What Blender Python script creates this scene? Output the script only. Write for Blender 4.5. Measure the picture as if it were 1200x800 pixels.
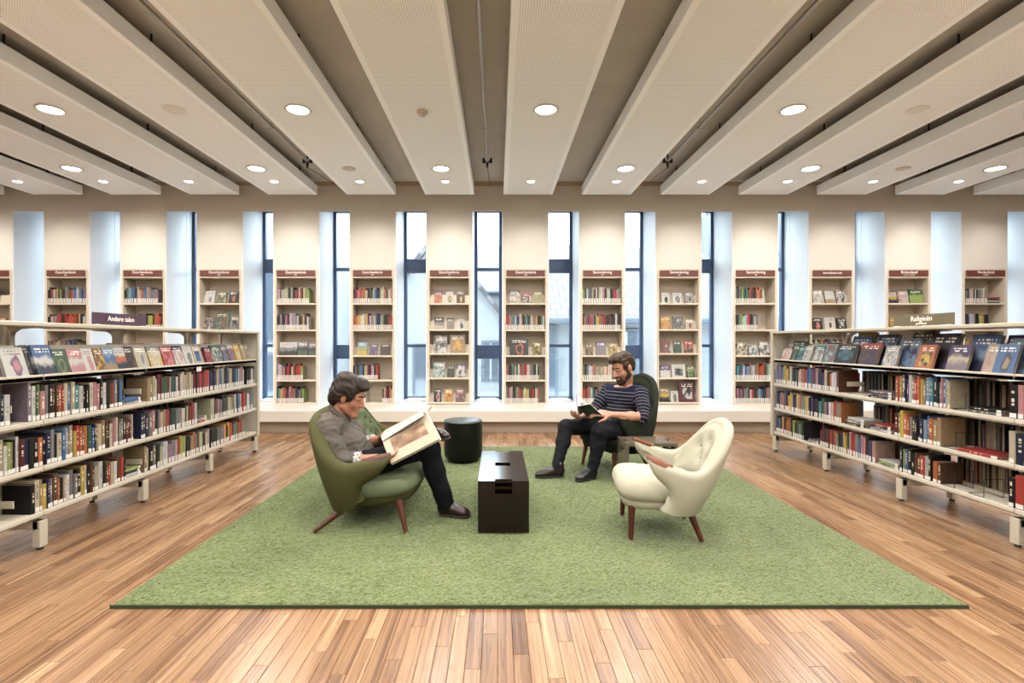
import bpy, bmesh, math, random
import numpy as np
from mathutils import Vector, Matrix

for _o in list(bpy.data.objects):
    bpy.data.objects.remove(_o)
SC = bpy.context.scene
COL = SC.collection
R = math.radians

# ------------------------------------------------------------------ camera, sky, exposure
CAM_H = 1.35
_cd = bpy.data.cameras.new('camera')
_cd.sensor_width = 36.0
_cd.lens = 18.0
_cd.shift_x = 17.0 / 1200.0
_cd.clip_start = 0.05
_cam = bpy.data.objects.new('camera', _cd)
_cam.location = (0, 0, CAM_H)
_cam.rotation_euler = (R(90), 0, 0)
COL.objects.link(_cam)
SC.camera = _cam

SC.view_settings.view_transform = 'Standard'
SC.view_settings.look = 'None'
SC.view_settings.exposure = 1.14
SC.view_settings.gamma = 1.0
SC.view_settings.use_curve_mapping = False

SKY_STRENGTH = 8.0
_w = bpy.data.worlds.new('overcast_sky')
SC.world = _w
_w.use_nodes = True
_bg = _w.node_tree.nodes['Background']
_bg.inputs[0].default_value = (0.87, 0.945, 1.0, 1)
_bg.inputs[1].default_value = SKY_STRENGTH

DOWN_W = 25.5      # flood downlights in the ceiling panels
SPOT_W = 19.0      # wall washers over the bookcases

# ------------------------------------------------------------------ key dimensions (metres)
YW = 8.20          # inner face of the window wall
PITCH = 1.225      # bays of the window wall and of the ceiling panels
REV = 0.76         # depth of the window reveals
ZC = 3.90          # ceiling
ZP = 3.646         # underside of the ceiling panels
ZB = 0.34          # top of the ledge under the windows
ZWT = 3.44         # head of the openings in the wall face
ZWH = 3.655        # head of the window frames, hidden behind the lintel
NX0, NW = 0.1095, 0.683      # first bookcase niche: left edge and width
WX0, WW = 0.814, 0.500       # first window opening: left edge and width

# ------------------------------------------------------------------ helpers
def tag(o, label=None, cat=None, group=None, kind=None):
    if label: o['label'] = label
    if cat: o['category'] = cat
    if group: o['group'] = group
    if kind: o['kind'] = kind
    return o

def thing(name, label, cat, loc=(0, 0, 0), rz=0.0, group=None):
    o = bpy.data.objects.new(name, None)
    o.empty_display_size = 0.1
    COL.objects.link(o)
    o.location = loc
    o.rotation_euler = (0, 0, rz)
    return tag(o, label, cat, group)

def link(name, me, parent=None, loc=None, rot=None, scale=None):
    o = bpy.data.objects.new(name, me)
    COL.objects.link(o)
    if parent is not None: o.parent = parent
    if loc is not None: o.location = loc
    if rot is not None: o.rotation_euler = rot
    if scale is not None: o.scale = scale
    return o

class MB:
    """collects shapes into one mesh"""
    def __init__(s):
        s.v = []; s.f = []; s.m = []; s.sm = []
    def add(s, vs, fs, mi=0, smooth=False):
        n = len(s.v)
        s.v += [tuple(v) for v in vs]
        s.f += [tuple(i + n for i in f) for f in fs]
        s.m += [mi] * len(fs); s.sm += [smooth] * len(fs)
        return s
    def box(s, x0, x1, y0, y1, z0, z1, mi=0, mat=None):
        vs = [Vector(p) for p in ((x0,y0,z0),(x1,y0,z0),(x1,y1,z0),(x0,y1,z0),(x0,y0,z1),(x1,y0,z1),(x1,y1,z1),(x0,y1,z1))]
        if mat is not None: vs = [mat @ v for v in vs]
        return s.add(vs, [(0,3,2,1),(4,5,6,7),(0,1,5,4),(1,2,6,5),(2,3,7,6),(3,0,4,7)], mi)
    def bbox(s, x0, x1, y0, y1, z0, z1, b=0.004, mi=0, mat=None):
        """box with chamfered edges"""
        bm = bmesh.new()
        bmesh.ops.create_cube(bm, size=1)
        for v in bm.verts:
            v.co = Vector((x0+(v.co.x+.5)*(x1-x0), y0+(v.co.y+.5)*(y1-y0), z0+(v.co.z+.5)*(z1-z0)))
        bmesh.ops.bevel(bm, geom=list(bm.edges), offset=b, segments=2, profile=.5, affect='EDGES')
        vs = [mat @ v.co if mat is not None else v.co.copy() for v in bm.verts]
        bm.verts.index_update()
        fs = [[v.index for v in f.verts] for f in bm.faces]
        bm.free()
        return s.add(vs, fs, mi)
    def cyl(s, a, b, r0, r1=None, n=12, mi=0, caps=True):
        a = Vector(a); b = Vector(b); r1 = r0 if r1 is None else r1
        d = (b - a).normalized()
        u = d.orthogonal().normalized(); w = d.cross(u)
        vs = []
        for c, r in ((a, r0), (b, r1)):
            for i in range(n):
                t = 2*math.pi*i/n
                vs.append(c + (u*math.cos(t) + w*math.sin(t))*r)
        s.add(vs, [(i, (i+1) % n, n+(i+1) % n, n+i) for i in range(n)], mi, True)
        if caps:
            s.add(vs[:n], [tuple(range(n))[::-1]], mi)
            s.add(vs[n:], [tuple(range(n))], mi)
        return s
    def tube(s, pts, r, n=8, mi=0):
        for i in range(len(pts)-1):
            s.cyl(pts[i], pts[i+1], r, r, n, mi)
        return s
    def lathe(s, prof, c=(0,0,0), n=32, mi=0):
        vs = []
        for r, z in prof:
            for i in range(n):
                t = 2*math.pi*i/n
                vs.append((c[0]+r*math.cos(t), c[1]+r*math.sin(t), c[2]+z))
        fs = []
        for j in range(len(prof)-1):
            for i in range(n):
                fs.append((j*n+i, j*n+(i+1) % n, (j+1)*n+(i+1) % n, (j+1)*n+i))
        return s.add(vs, fs, mi, True)
    def grid(s, P, mi=0, smooth=True, closed_u=False):
        nu, nv = len(P), len(P[0])
        vs = [p for row in P for p in row]
        fs = []
        for i in range(nu if closed_u else nu-1):
            for j in range(nv-1):
                i2 = (i+1) % nu
                fs.append((i*nv+j, i2*nv+j, i2*nv+j+1, i*nv+j+1))
        return s.add(vs, fs, mi, smooth)
    def mesh(s, name, mats):
        me = bpy.data.meshes.new(name)
        me.from_pydata([tuple(v) for v in s.v], [], s.f)
        for m in (mats if isinstance(mats, (list, tuple)) else [mats]):
            me.materials.append(m)
        me.polygons.foreach_set('material_index', s.m)
        me.polygons.foreach_set('use_smooth', s.sm)
        me.update()
        return me
    def build(s, name, mats, parent=None, **kw):
        return link(name, s.mesh(name, mats), parent, **kw)

def struct(name, mb, mats, label=None, parent=None):
    o = mb.build(name, mats, parent)
    if parent is None:
        o['kind'] = 'structure'
        if label: o['label'] = label
    return o

# ---- materials
def NT(mat): return mat.node_tree
def new_mat(name, col=(.8,.8,.8), rough=.5, metal=0.0, spec=.5, **kw):
    m = bpy.data.materials.new(name); m.use_nodes = True
    b = m.node_tree.nodes['Principled BSDF']
    b.inputs['Base Color'].default_value = (*col, 1)
    b.inputs['Roughness'].default_value = rough
    b.inputs['Metallic'].default_value = metal
    b.inputs['Specular IOR Level'].default_value = spec
    for k, v in kw.items(): b.inputs[k].default_value = v
    return m
def bsdf(m): return m.node_tree.nodes['Principled BSDF']
def nd(m, t, **kw):
    n = m.node_tree.nodes.new(t)
    for k, v in kw.items(): setattr(n, k, v)
    return n
def ln(m, a, b): m.node_tree.links.new(a, b)
def mth(m, op, a, b=None, c=None):
    n = nd(m, 'ShaderNodeMath', operation=op)
    for i, v in enumerate((a, b, c)):
        if v is None: continue
        if isinstance(v, (int, float)): n.inputs[i].default_value = v
        else: ln(m, v, n.inputs[i])
    return n.outputs[0]
def mixc(m, f, a, b):
    n = nd(m, 'ShaderNodeMix', data_type='RGBA')
    for i, v in ((0, f), (6, a), (7, b)):
        if isinstance(v, (int, float)): n.inputs[i].default_value = v
        elif isinstance(v, tuple): n.inputs[i].default_value = (*v[:3], 1)
        else: ln(m, v, n.inputs[i])
    return n.outputs[2]
def noise(m, vec=None, scale=5.0, detail=3.0, dims='3D'):
    n = nd(m, 'ShaderNodeTexNoise', noise_dimensions=dims)
    n.inputs['Scale'].default_value = scale; n.inputs['Detail'].default_value = detail
    if vec is not None: ln(m, vec, n.inputs['Vector'])
    return n.outputs[0]
def ramp(m, f, stops):
    n = nd(m, 'ShaderNodeValToRGB')
    e = n.color_ramp.elements
    while len(e) < len(stops): e.new(.5)
    for x, (p, c) in zip(e, stops):
        x.position = p; x.color = (*c, 1) if len(c) == 3 else c
    ln(m, f, n.inputs[0])
    return n.outputs[0]
def coords(m, kind='Object'):
    return nd(m, 'ShaderNodeTexCoord').outputs[kind]
def sepxyz(m, v):
    n = nd(m, 'ShaderNodeSeparateXYZ'); ln(m, v, n.inputs[0]); return n.outputs
def combxyz(m, x, y, z):
    n = nd(m, 'ShaderNodeCombineXYZ')
    for i, v in enumerate((x, y, z)):
        if isinstance(v, (int, float)): n.inputs[i].default_value = v
        else: ln(m, v, n.inputs[i])
    return n.outputs[0]
def bump(m, h, strength=.3, dist=.01):
    n = nd(m, 'ShaderNodeBump')
    n.inputs['Strength'].default_value = strength; n.inputs['Distance'].default_value = dist
    ln(m, h, n.inputs['Height']); ln(m, n.outputs[0], bsdf(m).inputs['Normal'])
def scalev(m, v, s):
    n = nd(m, 'ShaderNodeMapping'); n.inputs['Scale'].default_value = s
    ln(m, v, n.inputs['Vector']); return n.outputs[0]
def setc(m, c): ln(m, c, bsdf(m).inputs['Base Color'])

def soft_mat(name, c, rough=.6, var=.06, scale=6.0, bs=0.0, bscale=300.0):
    """plain paint / cloth with a little variation"""
    m = new_mat(name, c, rough)
    co = coords(m)
    f = noise(m, co, scale, 4)
    lo = tuple(x*(1-var) for x in c); hi = tuple(min(1, x*(1+var)) for x in c)
    setc(m, ramp(m, f, [(.3, lo), (.7, hi)]))
    if bs: bump(m, noise(m, co, bscale, 2), bs, .004)
    return m

MAT = {}
MAT['wall'] = soft_mat('cream_plaster', (.525, .495, .445), .7, .02, 3, .05, 120)
MAT['white_wall'] = soft_mat('white_reveal_paint', (.60, .615, .635), .55, .015, 4)
MAT['ceiling'] = soft_mat('taupe_ceiling_plaster', (.45, .415, .375), .8, .05, 2.5, .1, 60)
MAT['ledge'] = soft_mat('ledge_laminate', (.50, .46, .405), .35, .01, 4)
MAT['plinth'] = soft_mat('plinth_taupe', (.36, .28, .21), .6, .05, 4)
MAT['case'] = soft_mat('bookcase_cream', (.50, .435, .345), .5, .02, 5)
MAT['cream_steel'] = soft_mat('cream_steel', (.40, .36, .285), .4, .02, 5)
MAT['shelf_steel'] = soft_mat('shelf_steel', (.45, .415, .345), .35, .02, 5)
MAT['frame'] = new_mat('blue_black_aluminium', (.034, .062, .125), .4)
MAT['black'] = new_mat('black_rubber', (.012, .012, .012), .6)
MAT['dark_metal'] = new_mat('dark_metal', (.03, .028, .025), .45, .6)
MAT['pipe'] = new_mat('grey_pipe', (.38, .37, .35), .4, .3)
MAT['white'] = new_mat('white_paint', (.70, .69, .66), .4)
MAT['paper'] = soft_mat('paper_block', (.24, .19, .125), .8, .15, 40)
MAT['label'] = new_mat('white_sticker', (.55, .53, .50), .5)
MAT['sign'] = new_mat('maroon_sign', (.105, .028, .022), .45)
MAT['sign_purple'] = new_mat('aubergine_sign', (.045, .020, .040), .45)
MAT['sign_olive'] = new_mat('olive_brown_sign', (.10, .082, .045), .45)
MAT['letters'] = new_mat('sign_lettering', (.85, .80, .74), .5)
def emit_mat(name, c, s):
    m = bpy.data.materials.new(name); m.use_nodes = True
    nt = m.node_tree; nt.nodes.clear()
    e = nt.nodes.new('ShaderNodeEmission'); o = nt.nodes.new('ShaderNodeOutputMaterial')
    e.inputs[0].default_value = (*c, 1); e.inputs[1].default_value = s
    nt.links.new(e.outputs[0], o.inputs[0]); return m
MAT['lamp'] = emit_mat('lamp_lens_lit', (1, .93, .82), 9)
MAT['spot_lamp'] = emit_mat('spot_lens_lit', (1, .93, .82), 30)
def glass_mat():
    m = bpy.data.materials.new('window_glass'); m.use_nodes = True
    nt = m.node_tree; nt.nodes.clear()
    t = nt.nodes.new('ShaderNodeBsdfTransparent'); g = nt.nodes.new('ShaderNodeBsdfGlossy')
    x = nt.nodes.new('ShaderNodeMixShader'); o = nt.nodes.new('ShaderNodeOutputMaterial')
    t.inputs[0].default_value = (.90, .95, .97, 1); g.inputs['Roughness'].default_value = .02
    x.inputs[0].default_value = .05
    nt.links.new(t.outputs[0], x.inputs[1]); nt.links.new(g.outputs[0], x.inputs[2]); nt.links.new(x.outputs[0], o.inputs[0])
    return m
MAT['glass'] = glass_mat()

# wood strip floor: strip columns of width SWID, pieces of length SLEN, staggered by column
SWID, SLEN, NLAM = 0.068, 0.66, 5
def floor_mat():
    m = new_mat('strip_wood_floor', (.5,.3,.15), .28)
    g = nd(m, 'ShaderNodeNewGeometry'); x, y, z = sepxyz(m, g.outputs['Position'])
    xs = mth(m, 'DIVIDE', x, SWID); cx = mth(m, 'FLOOR', xs)
    off = mth(m, 'FRACT', mth(m, 'MULTIPLY', mth(m, 'ADD', cx, 1000.0), .618034))
    yy = mth(m, 'ADD', mth(m, 'DIVIDE', y, SLEN), off)
    cy = mth(m, 'FLOOR', yy)
    def rnd(a, b, c):
        wn = nd(m, 'ShaderNodeTexWhiteNoise', noise_dimensions='3D'); ln(m, combxyz(m, a, b, c), wn.inputs['Vector']); return wn.outputs['Value']
    r = rnd(cx, cy, 0.0)
    lam = mth(m, 'FLOOR', mth(m, 'MULTIPLY', xs, float(NLAM)))
    rl = rnd(lam, cy, 3.0)
    t = mth(m, 'ADD', mth(m, 'MULTIPLY', r, .55), mth(m, 'MULTIPLY', rl, .45))
    base = ramp(m, t, [(.08, (.092,.045,.022)), (.35, (.168,.092,.046)), (.6, (.218,.127,.067)), (.85, (.268,.166,.092)), (1, (.37,.255,.150))])
    gv = combxyz(m, mth(m, 'MULTIPLY', x, 160.0), mth(m, 'MULTIPLY', y, 3.0), mth(m, 'MULTIPLY', r, 40.0))
    gr = noise(m, gv, 1.0, 4)
    dark = ramp(m, gr, [(.30, (.72,.66,.62)), (.62, (1.06,1.05,1.03))])
    mx = nd(m, 'ShaderNodeMix', data_type='RGBA', blend_type='MULTIPLY'); mx.inputs[0].default_value = 1
    ln(m, base, mx.inputs[6]); ln(m, dark, mx.inputs[7])
    fx = mth(m, 'ABSOLUTE', mth(m, 'SUBTRACT', mth(m, 'FRACT', xs), .5))
    j = mth(m, 'GREATER_THAN', fx, .488)
    fy = mth(m, 'ABSOLUTE', mth(m, 'SUBTRACT', mth(m, 'FRACT', yy), .5))
    j2 = mth(m, 'GREATER_THAN', fy, .4985)
    jj = mth(m, 'MULTIPLY', mth(m, 'MAXIMUM', j, j2), .35)
    setc(m, mixc(m, jj, mx.outputs[2], (.12,.06,.03)))
    rr = mth(m, 'ADD', mth(m, 'MULTIPLY', gr, .15), .21); ln(m, rr, bsdf(m).inputs['Roughness'])
    bump(m, mth(m, 'SUBTRACT', gr, mth(m, 'MULTIPLY', jj, 2.0)), .05, .002)
    return m
MAT['floor'] = floor_mat()

def perforated(name, col, sp, rad, border, width, hole, axes=(0, 1)):
    m = new_mat(name, col, .55)
    c = sepxyz(m, coords(m)); a = c[axes[0]]; b = c[axes[1]]
    fa = mth(m, 'SUBTRACT', mth(m, 'FRACT', mth(m, 'DIVIDE', a, sp)), .5)
    fb = mth(m, 'SUBTRACT', mth(m, 'FRACT', mth(m, 'DIVIDE', b, sp)), .5)
    d = mth(m, 'SQRT', mth(m, 'ADD', mth(m, 'MULTIPLY', fa, fa), mth(m, 'MULTIPLY', fb, fb)))
    h = mth(m, 'LESS_THAN', d, rad)
    ins = mth(m, 'MULTIPLY', mth(m, 'GREATER_THAN', a, border), mth(m, 'LESS_THAN', a, width-border))
    h = mth(m, 'MULTIPLY', h, ins)
    setc(m, mixc(m, h, col, hole))
    return m
PW = 0.768
MAT['panel'] = perforated('perforated_acoustic_board', (.90,.93,.955), .0185, .25, .055, PW, (.44,.42,.39))
MAT['perf_steel'] = perforated('perforated_cream_steel', (.48,.45,.39), .016, .27, -9, 99, (.36,.33,.27), (0, 2))
# ------------------------------------------------------------------ the room
XL, XR, YB = -10.6, 10.8, -3.2
PLK0, PLK1 = 1.96, 2.585        # planks nearer than this are laid one by one
rng = random.Random(5)

PLK2 = 3.30                     # beside the rug the single planks reach this far
PC0, PC1, RC0, RC1 = -54, 58, -30, 36        # plank columns: outer limits, and those that meet the rug
PXA, PXB, RXA, RXB = PC0*SWID, PC1*SWID, RC0*SWID, RC1*SWID
fl = MB()
fl.box(XL, XR, PLK2, YW+.3, -.15, 0); fl.box(RXA, RXB, PLK1, PLK2, -.15, 0)
fl.box(XL, XR, YB, PLK0, -.15, 0)
fl.box(XL, PXA, PLK0, PLK2, -.15, 0); fl.box(PXB, XR, PLK0, PLK2, -.15, 0)
fl.box(PXA, RXA, PLK0, PLK2, -.15, -.014); fl.box(RXB, PXB, PLK0, PLK2, -.15, -.014); fl.box(RXA, RXB, PLK0, PLK1, -.15, -.014)
FLOOR = struct('floor', fl, MAT['floor'], 'light brown strip wood floor')
_pc = {}
def plank_mesh(length):
    k = round(length, 3)
    if k not in _pc:
        mb = MB(); g = .0006; b = .0012
        z0, z1 = -.0139, 0
        vs = [(g,g,z0),(SWID-g,g,z0),(SWID-g,k-g,z0),(g,k-g,z0),
              (g,g,z1-b),(SWID-g,g,z1-b),(SWID-g,k-g,z1-b),(g,k-g,z1-b),
              (g+b,g+b,z1),(SWID-g-b,g+b,z1),(SWID-g-b,k-g-b,z1),(g+b,k-g-b,z1)]
        fs = [(8,9,10,11)]
        for i in range(4):
            j = (i+1) % 4
            fs += [(i,j,4+j,4+i), (4+i,4+j,8+j,8+i)]
        mb.add(vs, fs)
        _pc[k] = mb.mesh('plank', MAT['floor'])
    return _pc[k]
for ci in range(PC0, PC1):
    far_y = PLK1 if RC0 <= ci < RC1 else PLK2
    off = ((ci + 1000) * .618034) % 1.0
    j = math.floor(PLK0/SLEN + off)
    while True:
        a = max(PLK0, (j - off)*SLEN); b = min(far_y, (j + 1 - off)*SLEN)
        if a >= far_y: break
        if b - a > .002:
            link('plank', plank_mesh(b-a), FLOOR, loc=(ci*SWID, a, 0))
        j += 1

cl = MB(); cl.box(XL, XR, YB, YW+1.0, ZC, ZC+.2)
struct('ceiling', cl, MAT['ceiling'], 'taupe plaster ceiling above the hung panels')
for nm, b in (('wall_left', (XL-.2, XL, YB, YW+1, 0, ZC)), ('wall_right', (XR, XR+.2, YB, YW+1, 0, ZC)), ('wall_front', (XL, XR, YB-.2, YB, 0, ZC))):
    w = MB(); w.box(*b); struct(nm, w, MAT['wall'], 'cream plaster wall')

KW = list(range(-8, 8))      # windows
KN = list(range(-7, 7))      # bookcases in niches
ND = 0.30                    # niche depth
ZN = 2.50                    # niche head
wall = MB()
wall.box(XL, XR, YW, YW+.05, ZWT, ZC); wall.box(XL, XR, YW+.05, YW+REV, ZWH, ZC)                                     # band above the windows
wall.box(XL, XR, YW+.02, YW+REV+.05, -.2, ZB-.03)                          # below the sills
xs = [WX0 + PITCH*k for k in KW]
wall.box(XL, xs[0], YW, YW+.05, ZB-.03, ZWT); wall.box(XL, xs[0], YW+.05, YW+REV, ZB-.03, ZWH)
wall.box(xs[-1]+WW, XR, YW, YW+.05, ZB-.03, ZWT); wall.box(xs[-1]+WW, XR, YW+.05, YW+REV, ZB-.03, ZWH)
for k in KW[:-1]:
    a = WX0 + PITCH*k + WW; b = WX0 + PITCH*(k+1)                         # the pier right of window k
    n = k + 1
    if n in KN:
        n0 = NX0 + PITCH*n; n1 = n0 + NW
        wall.box(a, b, YW, YW+.05, ZN, ZWT); wall.box(a, b, YW+.05, YW+REV, ZN, ZWH)
        wall.box(a, b, YW+ND, YW+REV, ZB-.03, ZN)
        wall.box(a, n0, YW, YW+ND, ZB-.03, ZN); wall.box(n1, b, YW, YW+ND, ZB-.03, ZN)
    else:
        wall.box(a, b, YW, YW+.05, ZB-.03, ZWT); wall.box(a, b, YW+.05, YW+REV, ZB-.03, ZWH)
struct('wall_back', wall, MAT['wall'], 'cream window wall with piers and tall narrow openings')
dl = MB(); dl.box(XL, XR, YW-.03, YW, ZC-.06, ZC)  # thin dark strip standing in for the shade line under the ceiling
struct('shadow_line', dl, MAT['plinth'], 'dark shadow strip where wall meets ceiling')

lg = MB(); lg.bbox(XL, XR, 7.47, YW+.02, ZB-.165, ZB, .006)
lg.box(XL, XR, YW, YW+REV, ZB-.05, ZB-.002)
struct('trim_2', lg, MAT['ledge'], 'long white ledge running under the windows')
pl = MB(); pl.box(XL, XR, 7.60, YW+.02, 0, ZB-.165)
struct('baseboard_back', pl, MAT['plinth'], 'recessed taupe plinth below the white ledge')

# windows: alternating pattern of thin and thick transoms
FY0, FY1 = YW+REV-.075, YW+REV
FW = .064
for i, k in enumerate(KW):
    x0 = WX0 + PITCH*k; x1 = x0 + WW
    kindA = (k % 2 != 0)
    w = bpy.data.objects.new('window_%d' % (i+1), None); COL.objects.link(w); w.location = (x0, FY0, ZB); w['kind'] = 'structure'
    w['label'] = 'tall narrow window with blue-black frame and %s' % ('thick low transom' if kindA else 'thick high transom')
    H = ZWH - ZB; D = FY1 - FY0
    f = MB()
    f.bbox(0, FW, 0, D, 0, H, .004); f.bbox(WW-FW, WW, 0, D, 0, H, .004)
    f.bbox(FW, WW-FW, 0, D, H-FW, H, .004); f.bbox(FW, WW-FW, 0, D, 0, FW*.9, .004)
    f.build('window_frame', MAT['frame'], w)
    tr = [(2.575, 2.63), (1.05, 1.29)] if kindA else [(2.54, 2.78), (1.25, 1.305)]
    cuts = [ZB + FW*.9]
    for z0, z1 in sorted(tr):
        t = MB(); t.bbox(FW, WW-FW, .004, D-.004, z0-ZB, z1-ZB, .004)
        if z1 - z0 > .1:
            t.bbox(FW+.01, WW-FW-.01, -.004, .01, z0-ZB+.045, z1-ZB-.045, .003)
        t.build('transom', MAT['frame'], w); cuts += [z0, z1]
    cuts.append(ZWH-FW)
    for a, b in zip(cuts[0::2], cuts[1::2]):
        g = MB(); g.box(FW, WW-FW, D*.45, D*.45+.008, a-ZB, b-ZB); g.build('pane', MAT['glass'], w)
    # white lining of the reveal, with one joint
    rv = MB(); rd = YW - FY0
    rv.box(-.002, .010, rd+.004, 0, .0, H); rv.box(WW-.010, WW+.002, rd+.004, 0, .0, H); rv.box(.010, WW-.010, rd+.055, 0, H-.010, H+.002)
    rv.box(.010, .013, -.16, 0, 0, H-.01); rv.box(WW-.013, WW-.010, -.16, 0, 0, H-.01)
    rv.build('window_reveal', MAT['white_wall'], w)
    sl = MB(); sl.bbox(.06, WW-.06, -.26, -.04, 0, .022, .005); sl.bbox(.10, WW-.10, -.14, -.05, .022, .04, .004)
    sl.build('window_sill', MAT['white'], w)
    ld = bpy.data.lights.new('window_daylight', 'AREA'); ld.shape = 'RECTANGLE'; ld.size = WW-.02; ld.size_y = H-.02
    ld.cycles.is_portal = True
    po = bpy.data.objects.new('window_daylight', ld); COL.objects.link(po); po.parent = w
    po.location = (WW/2, D+.05, H/2); po.rotation_euler = (R(-90), 0, 0)

# ------------------------------------------------------------------ houses across the street
def tile_mat():
    m = new_mat('grey_roof_tiles', (.3,.3,.3), .7)
    b = nd(m, 'ShaderNodeTexBrick'); b.inputs['Scale'].default_value = 1
    b.inputs['Brick Width'].default_value = .30; b.inputs['Row Height'].default_value = .30; b.inputs['Mortar Size'].default_value = .022
    b.inputs['Color1'].default_value = (.060,.060,.066,1); b.inputs['Color2'].default_value = (.078,.076,.080,1); b.inputs['Mortar'].default_value = (.022,.022,.028,1)
    ln(m, coords(m, 'UV'), b.inputs['Vector']); setc(m, b.outputs[0]); return m
def brickw_mat(c):
    m = new_mat('painted_brick', c, .8)
    b = nd(m, 'ShaderNodeTexBrick'); b.inputs['Scale'].default_value = 1
    b.inputs['Brick Width'].default_value = .22; b.inputs['Row Height'].default_value = .07; b.inputs['Mortar Size'].default_value = .008
    b.inputs['Color1'].default_value = (*c,1); b.inputs['Color2'].default_value = (*[x*.9 for x in c],1); b.inputs['Mortar'].default_value = (*[x*.8 for x in c],1)
    v = coords(m); x, y, z = sepxyz(m, v)
    ln(m, combxyz(m, mth(m, 'ADD', x, y), z, 0.0), b.inputs['Vector']); setc(m, b.outputs[0]); return m
MAT['tiles'] = tile_mat()
MAT['ext_white'] = soft_mat('street_render', (.135,.142,.150), .8, .08, 1.5)
MAT['ext_brick'] = brickw_mat((.088,.098,.108))
MAT['ext_trim'] = new_mat('street_gutter', (.032,.045,.062), .6)
MAT['ext_pane'] = new_mat('street_pane', (.03,.042,.056), .1)
GZ = -4.2
gm = MB(); gm.box(-40, 45, YW+1.2, 60, GZ-.2, GZ); struct('ground', gm, soft_mat('street_paving', (.62,.62,.62), .9, .06, 1), 'street outside the windows')  # unseen from inside; made pale to bounce daylight up to the ceiling panels
def house(name, label, x0, x1, y0, y1, eave, ridge, wallm, along_x=True, wins=(), chimney=None):
    t = thing(name, label, 'building', ((x0+x1)/2, y0, GZ))
    cx = (x0+x1)/2; e = eave-GZ; r = ridge-GZ; d = y1-y0; hw = (x1-x0)/2
    w = MB()
    if along_x:
        w.box(-hw, hw, 0, d, 0, e)
        for sx in (-hw, hw-.05):
            w.add([(sx,0,e),(sx,d,e),(sx,d/2,r-.1),(sx+.05,0,e),(sx+.05,d,e),(sx+.05,d/2,r-.1)], [(0,1,2),(5,4,3),(0,2,5,3),(1,4,5,2)])
    else:
        w.box(-hw, hw, 0, d, 0, e)
        for sy in (0, d-.05):
            w.add([(-hw,sy,e),(hw,sy,e),(0,sy,r-.1),(-hw,sy+.05,e),(hw,sy+.05,e),(0,sy+.05,r-.1)], [(0,1,2),(5,4,3),(0,2,5,3),(1,4,5,2)])
    w.build('wall', wallm, t)
    ov = .25
    for s in (-1, 1):
        if along_x:
            q = [(-hw-ov, d/2, r), (hw+ov, d/2, r), (hw+ov, d/2+s*(d/2+ov), e-.12), (-hw-ov, d/2+s*(d/2+ov), e-.12)]
        else:
            q = [(0, -ov, r), (0, d+ov, r), (s*(hw+ov), d+ov, e-.12), (s*(hw+ov), -ov, e-.12)]
        q = [Vector(p) for p in q]
        nrm = (q[1]-q[0]).cross(q[3]-q[0]).normalized()
        if nrm.z < 0: nrm = -nrm
        mb = MB(); mb.add(q + [p - nrm*.12 for p in q], [(0,1,2,3),(7,6,5,4),(0,4,5,1),(1,5,6,2),(2,6,7,3),(3,7,4,0)])
        me = mb.mesh('roof_slope', MAT['tiles'])
        uv = me.uv_layers.new(name='UVMap')
        U = (q[1]-q[0]).normalized(); V = (q[3]-q[0]).normalized()
        for lp in me.loops:
            p = me.vertices[lp.vertex_index].co - q[0]; uv.data[lp.index].uv = (p.dot(U), p.dot(V))
        link('roof_slope', me, t)
        gt = MB(); gt.cyl(q[3]-Vector((0,0,.05)), q[2]-Vector((0,0,.05)), .09, n=8); gt.build('gutter', MAT['ext_trim'], t)
    for (a, b, z0, z1) in wins:
        f = MB(); f.bbox(a-cx-.07, b-cx+.07, -.05, .02, z0-GZ-.07, z1-GZ+.07, .01); fo = f.build('window', MAT['ext_trim'], t)
        p = MB(); p.box(a-cx, b-cx, -.065, -.045, z0-GZ, z1-GZ); p.build('pane', MAT['ext_pane'], fo)
        p = MB(); p.box((a+b)/2-cx-.03, (a+b)/2-cx+.03, -.08, -.05, z0-GZ, z1-GZ); p.build('glazing_bar', MAT['ext_white'], fo)
    if chimney:
        a, y, zt = chimney
        c = MB(); c.bbox(a-cx-.3, a-cx+.3, y-y0-.3, y-y0+.3, e, zt-GZ, .02); co = c.build('chimney', MAT['ext_brick'], t)
        c = MB(); c.cyl((a-cx, y-y0, zt-GZ), (a-cx, y-y0, zt-GZ+.35), .12, .10); c.build('chimney_pot', MAT['ext_trim'], co)
    return t
house('town_house', 'pale rendered house with grey hipped tile roof across the street', -3.6, .15, 15.0, 21.0, 2.0, 4.6, MAT['ext_white'], False, [(-.4,.0,.25,1.3), (-2.4,-1.5,-1.2,1.2), (-3.3,-2.7,-1.2,1.2)], (-1.2, 18, 5.6))
house('town_house', 'low brick house with broad grey tiled roof facing the library', 1.0, 8.4, 13.0, 19.0, 2.05, 4.3, MAT['ext_brick'], True, [(1.05,1.45,-.6,1.7), (3.0,3.5,-.4,1.6), (5.6,6.4,-.4,1.6)], (6.6, 16, 5.2))
house('town_house', 'tall white gabled house with blue-grey gutter boards', -11.5, -4.2, 12.5, 20.0, 5.4, 8.2, MAT['ext_white'], True, [(-5.6,-4.9,1.4,3.2), (-5.6,-4.9,-1.0,1.0), (-8.2,-7.2,1.4,3.2)], None)
house('town_house', 'white house with steep tiled roof beyond the low brick house', 9.2, 17.0, 14.0, 21.0, 3.2, 7.4, MAT['ext_white'], True, [(10.0,10.8,.5,2.3), (13,14,.5,2.3)], None)
house('town_house', 'distant brick house whose ridge shows over the hipped roof', -7.0, 4.0, 26.0, 34.0, 4.0, 7.0, MAT['ext_brick'], True, [(-1.6,-.6,1.6,3.2)], None)

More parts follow.
